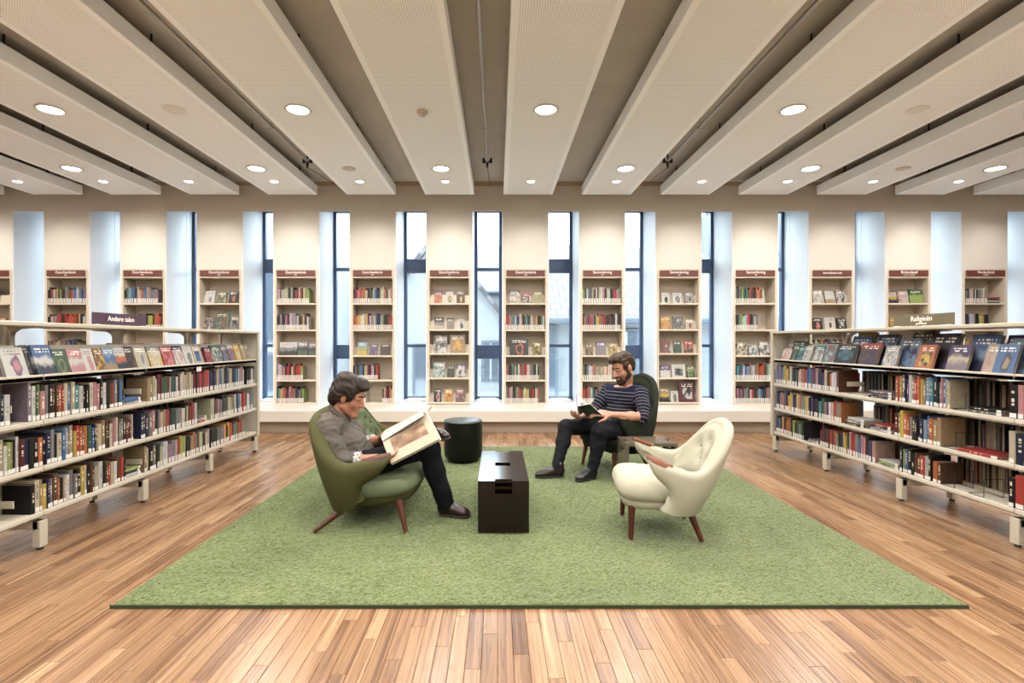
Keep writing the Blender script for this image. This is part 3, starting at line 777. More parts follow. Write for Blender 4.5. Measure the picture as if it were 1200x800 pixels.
# ------------------------------------------------------------------ low double-sided book islands
ZT = [.25, .54, .84, 1.125]          # shelf tops, bottom to top
ZTOP = 1.475
ORD = ['bottom', 'second', 'third', 'top']
def island(side, xf, feet, sign, sign_mat, sign_y, label):
    """side -1: stands at negative X and faces +X.  xf: X of the front lip"""
    s = side; D = .48
    def X(d): return xf + s*d          # d: depth behind the front lip
    t = thing('book_island', label, 'bookshelf', (X(D/2), feet[0], 0))
    ox, oy = X(D/2), feet[0]
    def B(mb, d0, d1, y0, y1, z0, z1, b=.003, mi=0):
        xa, xb = sorted((X(d0)-ox, X(d1)-ox)); mb.bbox(xa, xb, y0-oy, y1-oy, z0, z1, b, mi)
    far = feet[-1]; near = feet[0]
    for fy in feet:
        mb = MB(); B(mb, D/2-.035, D/2+.035, fy-.02, fy+.02, .16, ZTOP-.02); mb.build('upright', MAT['cream_steel'], t)
        mb = MB(); B(mb, .012, D-.012, fy-.03, fy+.03, .135, .19); B(mb, .0, .05, fy-.03, fy+.03, .02, .19); B(mb, D-.05, D, fy-.03, fy+.03, .02, .19)
        f = mb.build('foot', MAT['cream_steel'], t)
        for d in (.025, D-.025):
            mb = MB(); mb.cyl((X(d)-ox, fy-oy, 0), (X(d)-ox, fy-oy, .02), .018, n=12); mb.build('leveller', MAT['black'], f)
        for d0, d1 in ((.03, D/2-.035), (D/2+.035, D-.03)):       # canopy brackets with a curved haunch
            mb = MB()
            prof = [(D/2-.03, ZTOP-.10), (D/2-.045, ZTOP-.065), (D/2-.08, ZTOP-.044), (.04, ZTOP-.036), (.04, ZTOP-.02), (D/2-.03, ZTOP-.02)]
            if d0 > D/2: prof = [(D-a, b) for a, b in prof]
            vs = [(X(a)-ox, fy-.018-oy, b) for a, b in prof] + [(X(a)-ox, fy+.018-oy, b) for a, b in prof]; n = len(prof)
            mb.add(vs, [tuple(range(n)), tuple(range(n, 2*n))[::-1]] + [(i, n+i, n+(i+1) % n, (i+1) % n) for i in range(n)])
            mb.build('bracket', MAT['cream_steel'], t)
    # canopy: two boards with a slot between them
    for d0, d1 in ((.0, D/2-.01), (D/2+.01, D)):
        mb = MB(); B(mb, d0, d1, near-.05, far+.10, ZTOP-.028, ZTOP, .005); mb.build('canopy', MAT['cream_steel'], t)
    for a, b in zip(feet[:-1], feet[1:]):
        for i, z in enumerate(ZT):
            for fr in (0, 1):
                mb = MB()
                d0, d1 = (0, D/2-.037) if fr == 0 else (D/2+.037, D)
                if i == 3:                                # sloping display shelf: lip plus inclined back plate
                    if fr == 0: B(mb, 0, D/2-.04, a+.003, b-.003, z-.03, z); B(mb, 0, .008, a+.003, b-.003, z-.03, z+.012)
                    else: B(mb, d0+.003, d1, a+.003, b-.003, z-.03, z); B(mb, D-.008, D, a+.003, b-.003, z-.03, z+.012)
                    xa = X(.140 if fr == 0 else D-.140)-ox; xb = X(.198 if fr == 0 else D-.198)-ox
                    w_ = .006
                    vs = []
                    for yy in (a+.004-oy, b-.004-oy):
                        vs += [(xa-w_, yy, z), (xa+w_, yy, z), (xb+w_, yy, z+.20), (xb-w_, yy, z+.20)]
                    mb.add(vs, [(0,1,2,3),(7,6,5,4),(0,4,5,1),(1,5,6,2),(2,6,7,3),(3,7,4,0)])
                    mb.build('display_shelf', MAT['shelf_steel'], t)
                else:
                    B(mb, d0, d1, a+.003, b-.003, z-.028, z); mb.build('shelf', MAT['shelf_steel'], t)
                    if fr == 0:
                        mb = MB(); B(mb, .02, .03, a+.003, b-.003, z-.042, z-.028, .002); mb.build('shelf_rail', MAT['shelf_steel'], t)
    # perforated end panel
    mb = MB(); xa, xb = sorted((X(.005)-ox, X(D-.005)-ox)); mb.box(xa, xb, far+.055-oy, far+.07-oy, .20, ZTOP-.028); e = mb.build('end_panel', MAT['perf_steel'], t)
    for d0, d1 in ((0, .02), (D-.02, D)):
        mb = MB(); B(mb, d0, d1, far+.035, far+.085, .19, ZTOP-.028); mb.build('edge_strip', MAT['cream_steel'], t)
    # small wire and strip book supports hanging from the shelf above
    # sign on the canopy
    y0, y1 = sign_y
    mb = MB(); B(mb, D/2-.006, D/2+.006, y0, y1, ZTOP+.012, ZTOP+.108, .002); so = mb.build('sign', sign_mat, t)
    mb = MB(); B(mb, D/2-.014, D/2+.014, y0+.02, y0+.07, ZTOP-.005, ZTOP+.014); B(mb, D/2-.014, D/2+.014, y1-.07, y1-.02, ZTOP-.005, ZTOP+.014); mb.build('clip', MAT['label'], so)
    rz = R(90) if s < 0 else R(-90)
    xl = X(D/2-.0075)-ox
    for txt, sz, dz in sign:
        link('lettering', textmesh(txt, sz, MAT['letters']), so, loc=(xl, (y0+y1)/2-oy, ZTOP+dz), rot=(R(90), 0, rz))
    return t, X
FEET_L = [2.36, 3.33, 4.30, 5.285, 6.27]
FEET_R = [2.40, 3.37, 4.34, 5.33, 6.30]
ISL_L, XLf = island(-1, -2.95, FEET_L, [('Andere talen', .058, .062)], MAT['sign_purple'], (4.03, 4.64), 'low cream steel book island with a dark purple Andere talen sign on top')
ISL_R, XRf = island(1, 3.40, FEET_R, [('Religieën', .062, .070), ('godsdienst', .026, .030)], MAT['sign_olive'], (4.08, 4.70), 'low cream steel book island with an olive brown Religieën sign on top')

def isl_mtx(side, xfront, y, z, setback=.012):
    if side < 0: return Matrix.Translation((xfront - setback, y, z)) @ Matrix.Rotation(R(90), 4, 'Z')
    return Matrix.Translation((xfront + setback, y, z)) @ Matrix.Rotation(R(-90), 4, 'Z')
CUT_Y = 4.42
used_labels = {}
def spine_run(side, tier, ya, yb, cols, hr=(.17, .235), big=()):
    """books standing from ya to yb; ya nearer for the left island, the colours run from ya to yb"""
    xf = -2.95 if side < 0 else 3.40
    nm = 'Andere talen' if side < 0 else 'Religieën'
    n = len(cols); ws = [RN.uniform(.6, 1.45) for _ in range(n)]; sw = sum(ws); L = abs(yb-ya); sg = 1 if yb > ya else -1
    y = ya
    for i, (c, w_) in enumerate(zip(cols, ws)):
        th = L*w_/sw; h = RN.uniform(*hr) if i not in big else hr[1]+.03; d = RN.uniform(.14, .20)
        yc = min(y, y+sg*th) if side < 0 else max(y, y+sg*th)
        M = isl_mtx(side, xf, yc, ZT[tier]+.0005, .010+RN.uniform(0, .012))
        if min(y, y+sg*th) > CUT_Y:
            MASS.book(M, th-.001, d, h, tuple(min(1, q*RN.uniform(.8, 1.2)) for q in CC[c]), True, .05/h)
        else:
            a = PAL[cols[i-1]][1] if i > 0 else 'gap'; b = PAL[cols[i+1]][1] if i < n-1 else 'gap'
            if a == 'gap' and b == 'gap': ctx = 'standing alone'
            elif 'gap' in (a, b): ctx = 'at row end by a %s one' % (b if a == 'gap' else a)
            else: ctx = 'between %s and %s ones' % tuple(sorted((a, b)))
            lab = '%s book %s, %s shelf of %s island' % (PAL[c][1], ctx, ORD[tier], nm)
            spine_book(M, th-.001, d, h, c, lab, 'books standing on the %s island' % nm, RN.random() < .75)
        y += sg*th
def flat_stack(side, tier, y0, items):
    """books lying flat: (length along Y, depth, thickness, colour)"""
    nm = 'Andere talen' if side < 0 else 'Religieën'; xf = -2.95 if side < 0 else 3.40
    z = ZT[tier]+.0005
    for i, (l, d, th, c) in enumerate(items):
        # local: thickness up, spine to the front
        rot = R(RN.uniform(-5, 5))
        if side < 0: M = Matrix.Translation((xf-.02, y0+l, z)) @ Matrix.Rotation(R(90)+rot, 4, 'Z')
        else: M = Matrix.Translation((xf+.02, y0, z)) @ Matrix.Rotation(R(-90)+rot, 4, 'Z')
        M = M @ Matrix.Rotation(R(-90), 4, 'Y')
        lab = '%s book lying flat %s, %s shelf of %s island' % (PAL[c][1], 'on top of a stack' if i == len(items)-1 and i else ('under a stack' if len(items) > 1 and i == 0 else ('within a stack' if i else 'alone')), ORD[tier], nm)
        spine_book(M, th, d, l, c, lab, 'books lying flat on the %s island' % nm, True)
        z += th + .0006
L_ = -1; R_ = 1
spine_run(L_, 2, 2.86, 3.12, 'gkrdegnw', (.18, .21))
spine_run(L_, 2, 3.235, 4.055, 'vwglpekmdorcbctwkkkcppkwkdrenb', (.185, .235), (0,))
flat_stack(L_, 2, 4.07, [(.20, .15, .024, 'w'), (.19, .14, .028, 'b')])
spine_run(L_, 2, 4.345, 4.99, 'aacwmmggmcgnwmwccacc', (.18, .225))
spine_run(L_, 2, 5.0, 6.0, 'mmrmrrpnnnacbecnnecknbnwvpew', (.18, .225))
spine_run(L_, 2, 6.06, 6.24, 'kkwg', (.18, .21))
spine_run(L_, 1, 2.90, 4.165, 'dkeomcwlakwmnkkoknekcbsacyrodogbnacadkcpceekmmmc', (.175, .225))
spine_run(L_, 1, 4.25, 5.06, 'nnnepkecarkgeewkckrrwc', (.18, .22))
flat_stack(L_, 1, 5.075, [(.15, .14, .02, 'r'), (.15, .13, .022, 'w'), (.14, .13, .02, 'e')])
spine_run(L_, 1, 5.30, 6.19, 'ccdepvkgdccacnbwrrdwwe', (.18, .22))
spine_run(L_, 0, 3.25, 4.085, 'kcaynvdokcweekyckdkcwkdrcwdrk', (.165, .215))
flat_stack(L_, 0, 4.09, [(.17, .15, .03, 'w'), (.16, .14, .022, 'g'), (.17, .14, .016, 'l')])
spine_run(L_, 0, 4.30, 5.27, 'ackekcwweecrylkkaoedckcc', (.17, .22))
spine_run(L_, 0, 5.30, 5.99, 'kkgeeykyokeegore', (.17, .21))
spine_run(R_, 2, 6.27, 5.13, 'ebvbeyykwukggcceorbbtrupnnuckowwd', (.175, .225))
flat_stack(R_, 2, 4.44, [(.27, .17, .018, 'n'), (.26, .18, .026, 'e'), (.25, .16, .02, 'v')])
spine_run(R_, 2, 4.40, 3.87, 'oryenuweroyesbtnkepbcc', (.185, .235))
flat_stack(R_, 2, 3.47, [(.26, .18, .022, 'e'), (.24, .16, .02, 'k')])
spine_run(R_, 2, 3.42, 2.95, 'kpkrmncbewk', (.19, .23))
spine_run(R_, 1, 6.27, 5.08, 'mnevobkyycnucyoeeywknukktgekwcreo', (.175, .22))
flat_stack(R_, 1, 4.78, [(.25, .17, .022, 'k'), (.24, .16, .028, 'e'), (.25, .17, .022, 'w')])
flat_stack(R_, 1, 4.45, [(.26, .18, .03, 'w'), (.25, .17, .02, 'n'), (.23, .16, .014, 'r')])
spine_run(R_, 1, 4.41, 3.945, 'mayorekknnsboaa', (.18, .225))
flat_stack(R_, 1, 3.50, [(.31, .20, .022, 'r')])
spine_run(R_, 1, 3.42, 2.95, 'cnnkwrbmek', (.185, .22))
spine_run(R_, 0, 6.27, 5.71, 'nbkykoooklkgegk', (.165, .205))
flat_stack(R_, 0, 5.46, [(.18, .14, .02, 'w'), (.17, .14, .016, 'v')])
spine_run(R_, 0, 5.42, 4.63, 'mmkdrrmoeknyygwrrebppkup', (.165, .22))
flat_stack(R_, 0, 4.37, [(.24, .16, .02, 'w'), (.20, .15, .014, 'l'), (.22, .15, .016, 'w')])
spine_run(R_, 0, 4.345, 4.03, 'nlbkkddrwk', (.175, .215))
spine_run(R_, 0, 4.02, 3.95, 'od', (.16, .17))
spine_run(R_, 0, 3.42, 2.95, 'krrmnkcwbg', (.19, .22))
# rows on the far sides, seen through the gaps from behind
for side, xf in ((-1, -2.95), (1, 3.40)):
    xb = xf + side*.48
    for tier in range(3):
        for a, b in zip((FEET_L if side < 0 else FEET_R)[:-1], (FEET_L if side < 0 else FEET_R)[1:]):
            y = a + .04 + RN.uniform(0, .1); e = b - RN.choice((.05, .1, .3))
            if side > 0 and tier == 0: e -= .2
            while y < e:
                th = RN.uniform(.015, .04); h = RN.uniform(.17, .225); d = RN.uniform(.13, .185)
                M = isl_mtx(-side, xb, y if side > 0 else y+th, ZT[tier]+.0005, .012)
                MASS.book(M, th-.001, d, h, tuple(q*RN.uniform(.7, 1.1) for q in CC[RN.choice('kncdmgeadbrkw')]), False); y += th
    y = 2.5
    while y < 6.1:                          # faces of the rear display row
        w_ = RN.uniform(.13, .2); h = RN.uniform(.17, .225)
        M = Matrix.Translation((xb - side*.03, y + (w_ if side < 0 else 0), ZT[3]+.001)) @ Matrix.Rotation(R(-90) if side < 0 else R(90), 4, 'Z') @ Matrix.Rotation(R(-18), 4, 'X')
        MASS.box(0, w_, 0, .02, 0, h, CC[RN.choice('kncdmgeadbrw')], M); y += w_ + RN.uniform(.005, .05)

# supports between the rows
def support(side, tier, y, kind, by):
    xf = -2.95 if side < 0 else 3.40; nm = 'Andere talen' if side < 0 else 'Religieën'
    z = ZT[tier]
    t = thing('bookend', '%s bookend by %s, %s shelf of %s island' % ('wire' if kind == 'wire' else 'cream steel', by, ORD[tier], nm), 'bookend', (xf, y, z), 0, 'bookends on the %s island' % nm)
    mb = MB()
    if kind == 'wire':
        p = [(side*.02, 0, .001), (side*.02, 0, .13), (side*.16, 0, .13), (side*.16, 0, .001)]
        mb.tube([Vector(q) for q in p], .0025, 6); mb.build('wire', MAT['dark_metal'], t)
        mb = MB(); mb.tube([Vector((side*.02, 0, .003)), Vector((side*.02, .12, .003)), Vector((side*.16, .12, .003)), Vector((side*.16, 0, .003))], .0025, 6); mb.build('wire_base', MAT['dark_metal'], t)
    else:
        xa, xb = sorted((side*.03, side*.20)); mb.bbox(xa, xb, 0, .008, .07, .115, .002); mb.build('strip', MAT['cream_steel'], t)
        mb = MB(); xa, xb = sorted((side*.17, side*.20)); mb.bbox(xa, xb, 0, .008, 0, .09, .002); mb.build('stem', MAT['cream_steel'], t)
        mb = MB(); xa, xb = sorted((side*.03, side*.20)); mb.bbox(xa, xb, 0, .09, .0005, .003, .0008); mb.build('base', MAT['cream_steel'], t)
for tier, y, kd, by in ((2, 3.135, 's', 'the large mauve book'), (0, 3.15, 's', 'the bare shelf'), (2, 4.275, 's', 'the flat blue book'), (1, 4.18, 's', 'the navy volumes'), (0, 4.285, 's', 'the flat lime book')): support(-1, tier, y, kd, by)
for tier, y, kd, by in ((2, 5.02, 's', 'the flat mauve book'), (2, 3.74, 'wire', 'the flat black book'), (1, 3.82, 'wire', 'the tan books'), (0, 3.83, 'wire', 'the orange book'), (0, 3.60, 'wire', 'the bare shelf'), (0, 5.58, 'wire', 'the green books')): support(1, tier, y, kd, by)
lt = tag(MB().bbox(-2.953, -2.948, 5.02, 5.10, 1.055, 1.10, .001).build('shelf_ticket', MAT['label']), 'small white ticket clipped under the display shelf of the Andere talen island', 'ticket')

# face-out books on the sloping top shelves: (px span along the shelf given as Y, width, height, colours, style, layer)
def display(side, items):
    xf = -2.95 if side < 0 else 3.40; nm = 'Andere talen' if side < 0 else 'Religieën'
    for i, (px0, px1, h, code, sty, layer) in enumerate(items):
        if side < 0: ya, yb = 1770/(583-px0), 1770/(583-px1); y0, w_ = ya, yb-ya
        else: ya, yb = 2040/(px0-583), 2040/(px1-583); y0, w_ = ya, ya-yb
        tl = R(-17)
        sb = .018 + layer*.030
        M = Matrix.Translation((xf + side*sb, y0, ZT[3]+.002)) @ Matrix.Rotation(R(90) if side < 0 else R(-90), 4, 'Z') @ Matrix.Rotation(tl, 4, 'X')
        nmz = [PAL[q][1] for q in code]; desc = nmz[0] if nmz[0] == nmz[1] else nmz[0]+' and '+nmz[1]
        nb = items[i-1] if i else items[1]
        lab = '%s %s cover on %s island top shelf, by %s cover' % (desc, STY[sty], nm, PAL[nb[3][0]][1])
        face_book(M, w_*.985, h, .026 if layer else .022, code, sty, lab, 'books facing out on the %s island' % nm)
display(-1, [(-45,-16,.19,'crd','photo',0), (-14,8,.19,'tkr','photo',0), (12,39,.195,'wup','fig',0), (33,44,.195,'yya','band',1), (44,50,.21,'eke','photo',1), (49,72,.21,'bwn','land',0),
 (70,87,.18,'gag','fig',0), (88,105,.18,'pwp','land',0), (105,117.5,.18,'wpp','fig',0), (118,129,.18,'ody','photo',0), (129,143,.185,'sba','land',0), (142,155,.185,'won','land',0), (154,163,.19,'kkd','photo',0),
 (165,179,.19,'cwe','fig',0), (180.5,195,.19,'ewy','band',0), (196,209,.19,'rrp','photo',0), (209.5,220.5,.19,'npw','band',0), (221,231.5,.19,'wke','fig',0), (232,241,.19,'cnb','frame',0),
 (242,247,.20,'kwe','photo',1), (245.5,253,.17,'mmr','band',0), (253.5,264,.19,'gwg','band',0), (264.5,272,.19,'ben','photo',0), (273,279.5,.19,'wbo','band',0), (280,286.5,.2,'yyw','fig',0), (287.5,292,.2,'cac','photo',0), (292.3,296.5,.2,'acd','photo',0)])
display(1, [(913,923,.175,'dow','band',0), (917,930,.24,'kgk','photo',2), (924,930.5,.19,'lkg','photo',0), (931,937.5,.17,'tkt','band',0), (937.5,947,.185,'ewe','photo',0), (949,960,.19,'twe','band',0), (961,974,.19,'wtr','photo',0),
 (974,998,.205,'kbg','disc',0), (982,1004,.285,'buw','band',2), (983,1003,.33,'yyk','band',3), (1001.5,1024,.215,'rnd','band',0), (1009,1033,.30,'bns','photo',2), (1030,1046,.195,'bwe','photo',0), (1036,1061,.265,'bsn','photo',2), (1044,1070,.33,'dkc','photo',3),
 (1068,1088,.205,'oky','frame',0), (1071,1103,.30,'kku','photo',2), (1104,1128,.205,'ucv','land',0), (1116,1149,.285,'bsn','land',2), (1141,1156,.215,'cpc','band',1), (1151,1178,.28,'uun','photo',3), (1158.5,1183,.215,'bna','fig',0), (1161,1195,.255,'seb','frame',2), (1196,1225,.24,'kgl','photo',0), (1228,1260,.22,'wbr','land',0)])

# all remaining books in one mesh
me = bpy.data.meshes.new('shelved_books'); me.from_pydata(MASS.v, [], MASS.f)
at = me.color_attributes.new('tint', 'FLOAT_COLOR', 'CORNER')
buf = np.ones((len(MASS.f), 4, 4), np.float32); buf[:, :, :3] = np.array(MASS.c, np.float32)[:, None, :]
at.data.foreach_set('color', buf.ravel())
mm = new_mat('shelved_book_covers', (.5,.5,.5), .5); an = nd(mm, 'ShaderNodeAttribute', attribute_name='tint')
nz = noise(mm, scalev(mm, coords(mm), (60, 60, 14)), 1.0, 2)
mx = nd(mm, 'ShaderNodeMix', data_type='RGBA', blend_type='MULTIPLY'); mx.inputs[0].default_value = 1
ln(mm, an.outputs['Color'], mx.inputs[6]); ln(mm, ramp(mm, nz, [(.3, (.72,.72,.72)), (.7, (1.15,1.15,1.15))]), mx.inputs[7]); setc(mm, mx.outputs[2])
me.materials.append(mm); me.update()
tag(link('shelved_books', me), 'rows of smaller library books filling the wall bookcases and far shelves', 'books', None, 'stuff')
# ------------------------------------------------------------------ rug
RX0, RX1, RY0, RY1, RZ = -1.955, 2.378, 2.592, 6.50, .020
rugm = new_mat('green_loop_pile', (.2,.3,.1), .95, spec=.1)
_co = coords(rugm); _n1 = noise(rugm, _co, 1.6, 3); _n2 = noise(rugm, _co, 85, 3)
_ca = ramp(rugm, _n1, [(.3, (.077,.099,.034)), (.7, (.113,.138,.052))])
_cm = nd(rugm, 'ShaderNodeMix', data_type='RGBA', blend_type='MULTIPLY'); _cm.inputs[0].default_value = 1
ln(rugm, _ca, _cm.inputs[6]); ln(rugm, ramp(rugm, _n2, [(.33, (.50,.52,.42)), (.55, (1.0,1.0,1.0)), (.75, (1.25,1.22,1.2))]), _cm.inputs[7]); setc(rugm, _cm.outputs[2])
bsdf(rugm).inputs['Sheen Weight'].default_value = .25
bump(rugm, _n2, .6, .006)
rug = thing('rug', 'large green loop-pile rug under the chairs', 'rug', ((RX0+RX1)/2, RY0, 0))
rx, ry = (RX1-RX0)/2, RY1-RY0
nx_, ny_ = 361, 326
gx = np.linspace(-rx, rx, nx_); gy = np.linspace(0, ry, ny_)
GX, GY = np.meshgrid(gx, gy, indexing='ij')
rs = np.random.RandomState(3)
GZr = RZ + rs.uniform(-.0045, .0045, GX.shape) + .0015*np.sin(GX*9+np.sin(GY*4))
edge = np.minimum.reduce([GX+rx, rx-GX, GY, ry-GY])
GZr = np.where(edge < .012, RZ-.007, GZr)
GXj = GX + np.where(edge > .012, rs.uniform(-.003, .003, GX.shape), 0); GYj = GY + np.where(edge > .012, rs.uniform(-.003, .003, GX.shape), 0)
V = np.stack([GXj, GYj, GZr], -1).reshape(-1, 3)
I = np.arange(nx_*ny_).reshape(nx_, ny_)
F = np.stack([I[:-1,:-1], I[1:,:-1], I[1:,1:], I[:-1,1:]], -1).reshape(-1, 4)
me = bpy.data.meshes.new('pile'); me.from_pydata(V.tolist(), [], F.tolist()); me.materials.append(rugm); me.update()
po = link('pile', me, rug); po['kind'] = 'stuff'
mb = MB(); mb.box(-rx, rx, 0, ry, .001, RZ-.008); mb.build('backing', new_mat('dark_rug_backing', (.02,.028,.012), .9), rug)
mb = MB(); mb.box(-rx-.004, rx+.004, -.006, 0, .001, RZ-.002); mb.build('binding', new_mat('dark_rug_binding', (.018,.03,.010), .9), rug)

# ------------------------------------------------------------------ lounge seats
def catmull(pts, n):
    pts = [Vector(p) for p in pts]; out = []
    P = [pts[0]*2-pts[1]] + pts + [pts[-1]*2-pts[-2]]
    seg = len(pts)-1
    for i in range(n):
        t = i/(n-1)*seg; k = min(int(t), seg-1); f = t-k
        a, b, c, d = P[k], P[k+1], P[k+2], P[k+3]
        out.append(.5*((2*b) + (c-a)*f + (2*a-5*b+4*c-d)*f*f + (3*b-a-3*c+d)*f*f*f))
    return out
def loft(mb, outline, prof):
    """outline: closed plan polygon (x, y); prof: list of (inset, z or function of x,y)"""
    n = len(outline); c = Vector((sum(p[0] for p in outline)/n, sum(p[1] for p in outline)/n))
    rows = []
    for ins, z in prof:
        row = []
        for i, p in enumerate(outline):
            q = Vector(p); a = Vector(outline[i-1]); b = Vector(outline[(i+1) % n]); tg = (b-a).normalized(); nr = Vector((tg.y, -tg.x))
            if nr.dot(q-c) < 0: nr = -nr
            r = q - nr*min(ins, .05)
            if ins > .05:
                k = ins-.05; hx = max(abs(a_[0]-c.x) for a_ in outline); hy = max(abs(a_[1]-c.y) for a_ in outline)
                r = Vector((c.x+(r.x-c.x)*(1-k/hx), c.y+(r.y-c.y)*(1-k/hy)))
            row.append((r.x, r.y, z(r.x, r.y) if callable(z) else z))
        rows.append(row)
    P = [[rows[j][i] for j in range(len(rows))] for i in range(n)]
    mb.grid(P, 0, True, True)
    m = len(rows)
    mb.add(rows[0], [tuple(range(n))], 0, True); mb.add(rows[-1], [tuple(range(n))[::-1]], 0, True)
    return mb
def ball(mb, c, r, flat=(1,1,1), n=10):
    P = []
    for i in range(n*2):
        a = 2*math.pi*i/(n*2)
        P.append([(c[0]+r*flat[0]*math.sin(math.pi*j/n)*math.cos(a), c[1]+r*flat[1]*math.sin(math.pi*j/n)*math.sin(a), c[2]-r*flat[2]*math.cos(math.pi*j/n)) for j in range(n+1)])
    return mb.grid(P, 0, True, True)
def fabric(name, c, rough=.85):
    m = soft_mat(name, c, rough, .05, 5, .25, 420); bsdf(m).inputs['Specular IOR Level'].default_value = .2; return m
def wood(name, c):
    m = new_mat(name, c, .35, spec=.3)
    v = scalev(m, coords(m), (60, 60, 6)); f = noise(m, v, 1.0, 4)
    setc(m, ramp(m, f, [(.3, tuple(x*.55 for x in c)), (.7, tuple(x*1.2 for x in c))])); return m
MAT['teak'] = wood('dark_teak', (.060,.016,.008)); MAT['teak2'] = wood('warm_teak', (.135,.042,.015)); MAT['oak'] = wood('oak_leg', (.10,.040,.016))

def lounge(name, label, cat, loc, rz, T, Bm, th, mat_out, mat_in, seat, legs, wood_mat, leg_mat, arm_len, buttons, bulge=.02, dip=.05, arm_mat=None):
    t = thing(name, label, cat, loc, rz)
    full = lambda H: [Vector(p) for p in H] + [Vector((p[0], -p[1], p[2])) for p in H[-2::-1]]
    NU, NV = 61, 12
    tc = catmull(full(T), NU); bc = catmull(full(Bm), NU)
    S = np.zeros((NU, NV+1, 3))
    cen = Vector((.15, 0, 0))
    for i in range(NU):
        u = i/(NU-1)*2-1; e = max(0.0, (abs(u)-.72)/.28)
        for j in range(NV+1):
            v = j/NV; p = bc[i].lerp(tc[i], v)
            o = Vector((p.x-cen.x, p.y-cen.y, 0)); o = o.normalized() if o.length > 1e-6 else o
            p = p + o*bulge*math.sin(math.pi*v)*(1-e*.5)
            p.x -= dip*e*e*math.sin(math.pi*min(1, v*1.15))
            S[i, j] = p
    du = np.gradient(S, axis=0); dv = np.gradient(S, axis=1); N = np.cross(du, dv); N /= np.linalg.norm(N, axis=2, keepdims=True)+1e-9
    # make the normals point outwards
    c3 = np.array([.12, 0, .4])
    if ((S[NU//2, NV//2]-c3)*N[NU//2, NV//2]).sum() < 0: N = -N
    rows = []
    for i in range(NU):
        out = [S[i, j]+N[i, j]*th/2 for j in range(NV+1)]; inn = [S[i, j]-N[i, j]*th/2 for j in range(NV+1)]
        up = S[i, NV]-S[i, NV-1]; up = up/np.linalg.norm(up); mid = S[i, NV]
        arc = [mid + N[i, NV]*th/2*math.cos(a) + up*th*.55*math.sin(a) for a in (R(30), R(60), R(90), R(120), R(150))]
        rows.append(out + arc + inn[::-1])
    # rounded arm ends
    def cap(sec, direction):
        sec = np.array(sec); nsec = len(sec); half = nsec//2
        midl = np.array([(sec[j]+sec[nsec-1-j])/2 for j in range(nsec)])
        res = []
        for a in (R(35), R(65), R(88)):
            res.append([midl[j]+(sec[j]-midl[j])*math.cos(a)+direction*th*.5*math.sin(a) for j in range(nsec)])
        return res
    d0 = S[0, NV]-S[2, NV]; d0 /= np.linalg.norm(d0); d1 = S[-1, NV]-S[-3, NV]; d1 /= np.linalg.norm(d1)
    allr = cap(rows[0], d0)[::-1] + rows + cap(rows[-1], d1)
    mb = MB(); P = [[tuple(p) for p in r] for r in allr]; P = [r + [r[0]] for r in P]
    mb.grid(P, 0, True)
    mb.build('backrest_shell', mat_out, t)
    # padded inside of the back with buttoned dimples
    ci = [i for i in range(NU) if abs(i/(NU-1)*2-1) <= .66]; NV2 = 22; NU2 = 72
    def surf(u, v):
        fi = (u+1)/2*(NU-1); i0 = min(int(fi), NU-2); f = fi-i0; fj = v*NV; j0 = min(int(fj), NV-1); g = fj-j0
        def b(A): return (A[i0,j0]*(1-f)*(1-g)+A[i0+1,j0]*f*(1-g)+A[i0,j0+1]*(1-f)*g+A[i0+1,j0+1]*f*g)
        n_ = b(N); return b(S), n_/np.linalg.norm(n_)
    umax = .62
    bp = [np.array(surf(u, v)[0]) for u, v in buttons]
    P = []
    for i in range(NU2):
        u = -umax+2*umax*i/(NU2-1); r_ = []
        for j in range(NV2):
            v = .30+.68*j/(NV2-1); p, n_ = surf(u, v)
            eu = min(1, (umax-abs(u))/.12); ev = min(1, (v-.30)/.15, (.985-v)/.10)
            k = th/2 - .012 + .040*math.sqrt(max(0, eu))*math.sqrt(max(0, ev))
            for q in bp:
                dd = np.linalg.norm(p-q); k -= .030*math.exp(-(dd/.045)**2)
            r_.append(tuple(p - n_*k))
        P.append(r_)
    mb = MB(); mb.grid(P, 0, True); bc_ = mb.build('back_cushion', mat_in, t)
    for (u, v) in buttons:
        p, n_ = surf(u, v); mb = MB(); ball(mb, p-n_*(th/2+.006), .011, n=6); mb.build('button', mat_in, bc_)
    # wooden arm caps on the rim
    for sgn in (0, -1):
        idx = [i for i in range(NU) if (i/(NU-1) <= arm_len)] if sgn == 0 else [i for i in range(NU) if 1-i/(NU-1) <= arm_len]
        if sgn == -1: idx = idx[::-1]
        P = []
        m_ = len(idx)
        ext = np.array(d0 if sgn == 0 else d1)
        secs = [(S[idx[0], NV]+ext*th*.7, N[idx[0], NV], .35)] + [(S[i, NV], N[i, NV], 1.0 if k < m_-2 else .55) for k, i in enumerate(idx)]
        for (p, n_, w_) in secs:
            a = .036*w_; z0 = np.array([0, 0, th*.30]); hh = np.array([0, 0, .030])
            P.append([tuple(p+n_*a+z0), tuple(p+n_*a*.8+z0+hh*.8), tuple(p+z0+hh), tuple(p-n_*a*.8+z0+hh*.8), tuple(p-n_*a+z0), tuple(p+n_*a+z0)])
        mb = MB(); mb.grid(P, 0, True); mb.add(P[0][:5], [(0,1,2,3,4)]); mb.add(P[-1][:5], [(4,3,2,1,0)]); mb.build('arm_cap', arm_mat or wood_mat, t)
    # seat
    xf, xb, wf, wb, ztop, zmid, zbot, slope = seat
    o = []
    for i in range(48):
        a = 2*math.pi*i/48; cx, sy = math.cos(a), math.sin(a)
        X = math.copysign(abs(cx)**.55, cx); Y = math.copysign(abs(sy)**.45, sy)
        x = (xf+xb)/2 + (xf-xb)/2*X; w_ = wb+(wf-wb)*(x-xb)/(xf-xb); o.append((x, w_*Y))
    zt = lambda k: (lambda x, y: k - slope*(xf-x) + .02*math.exp(-((y)/(wf*.7))**4))
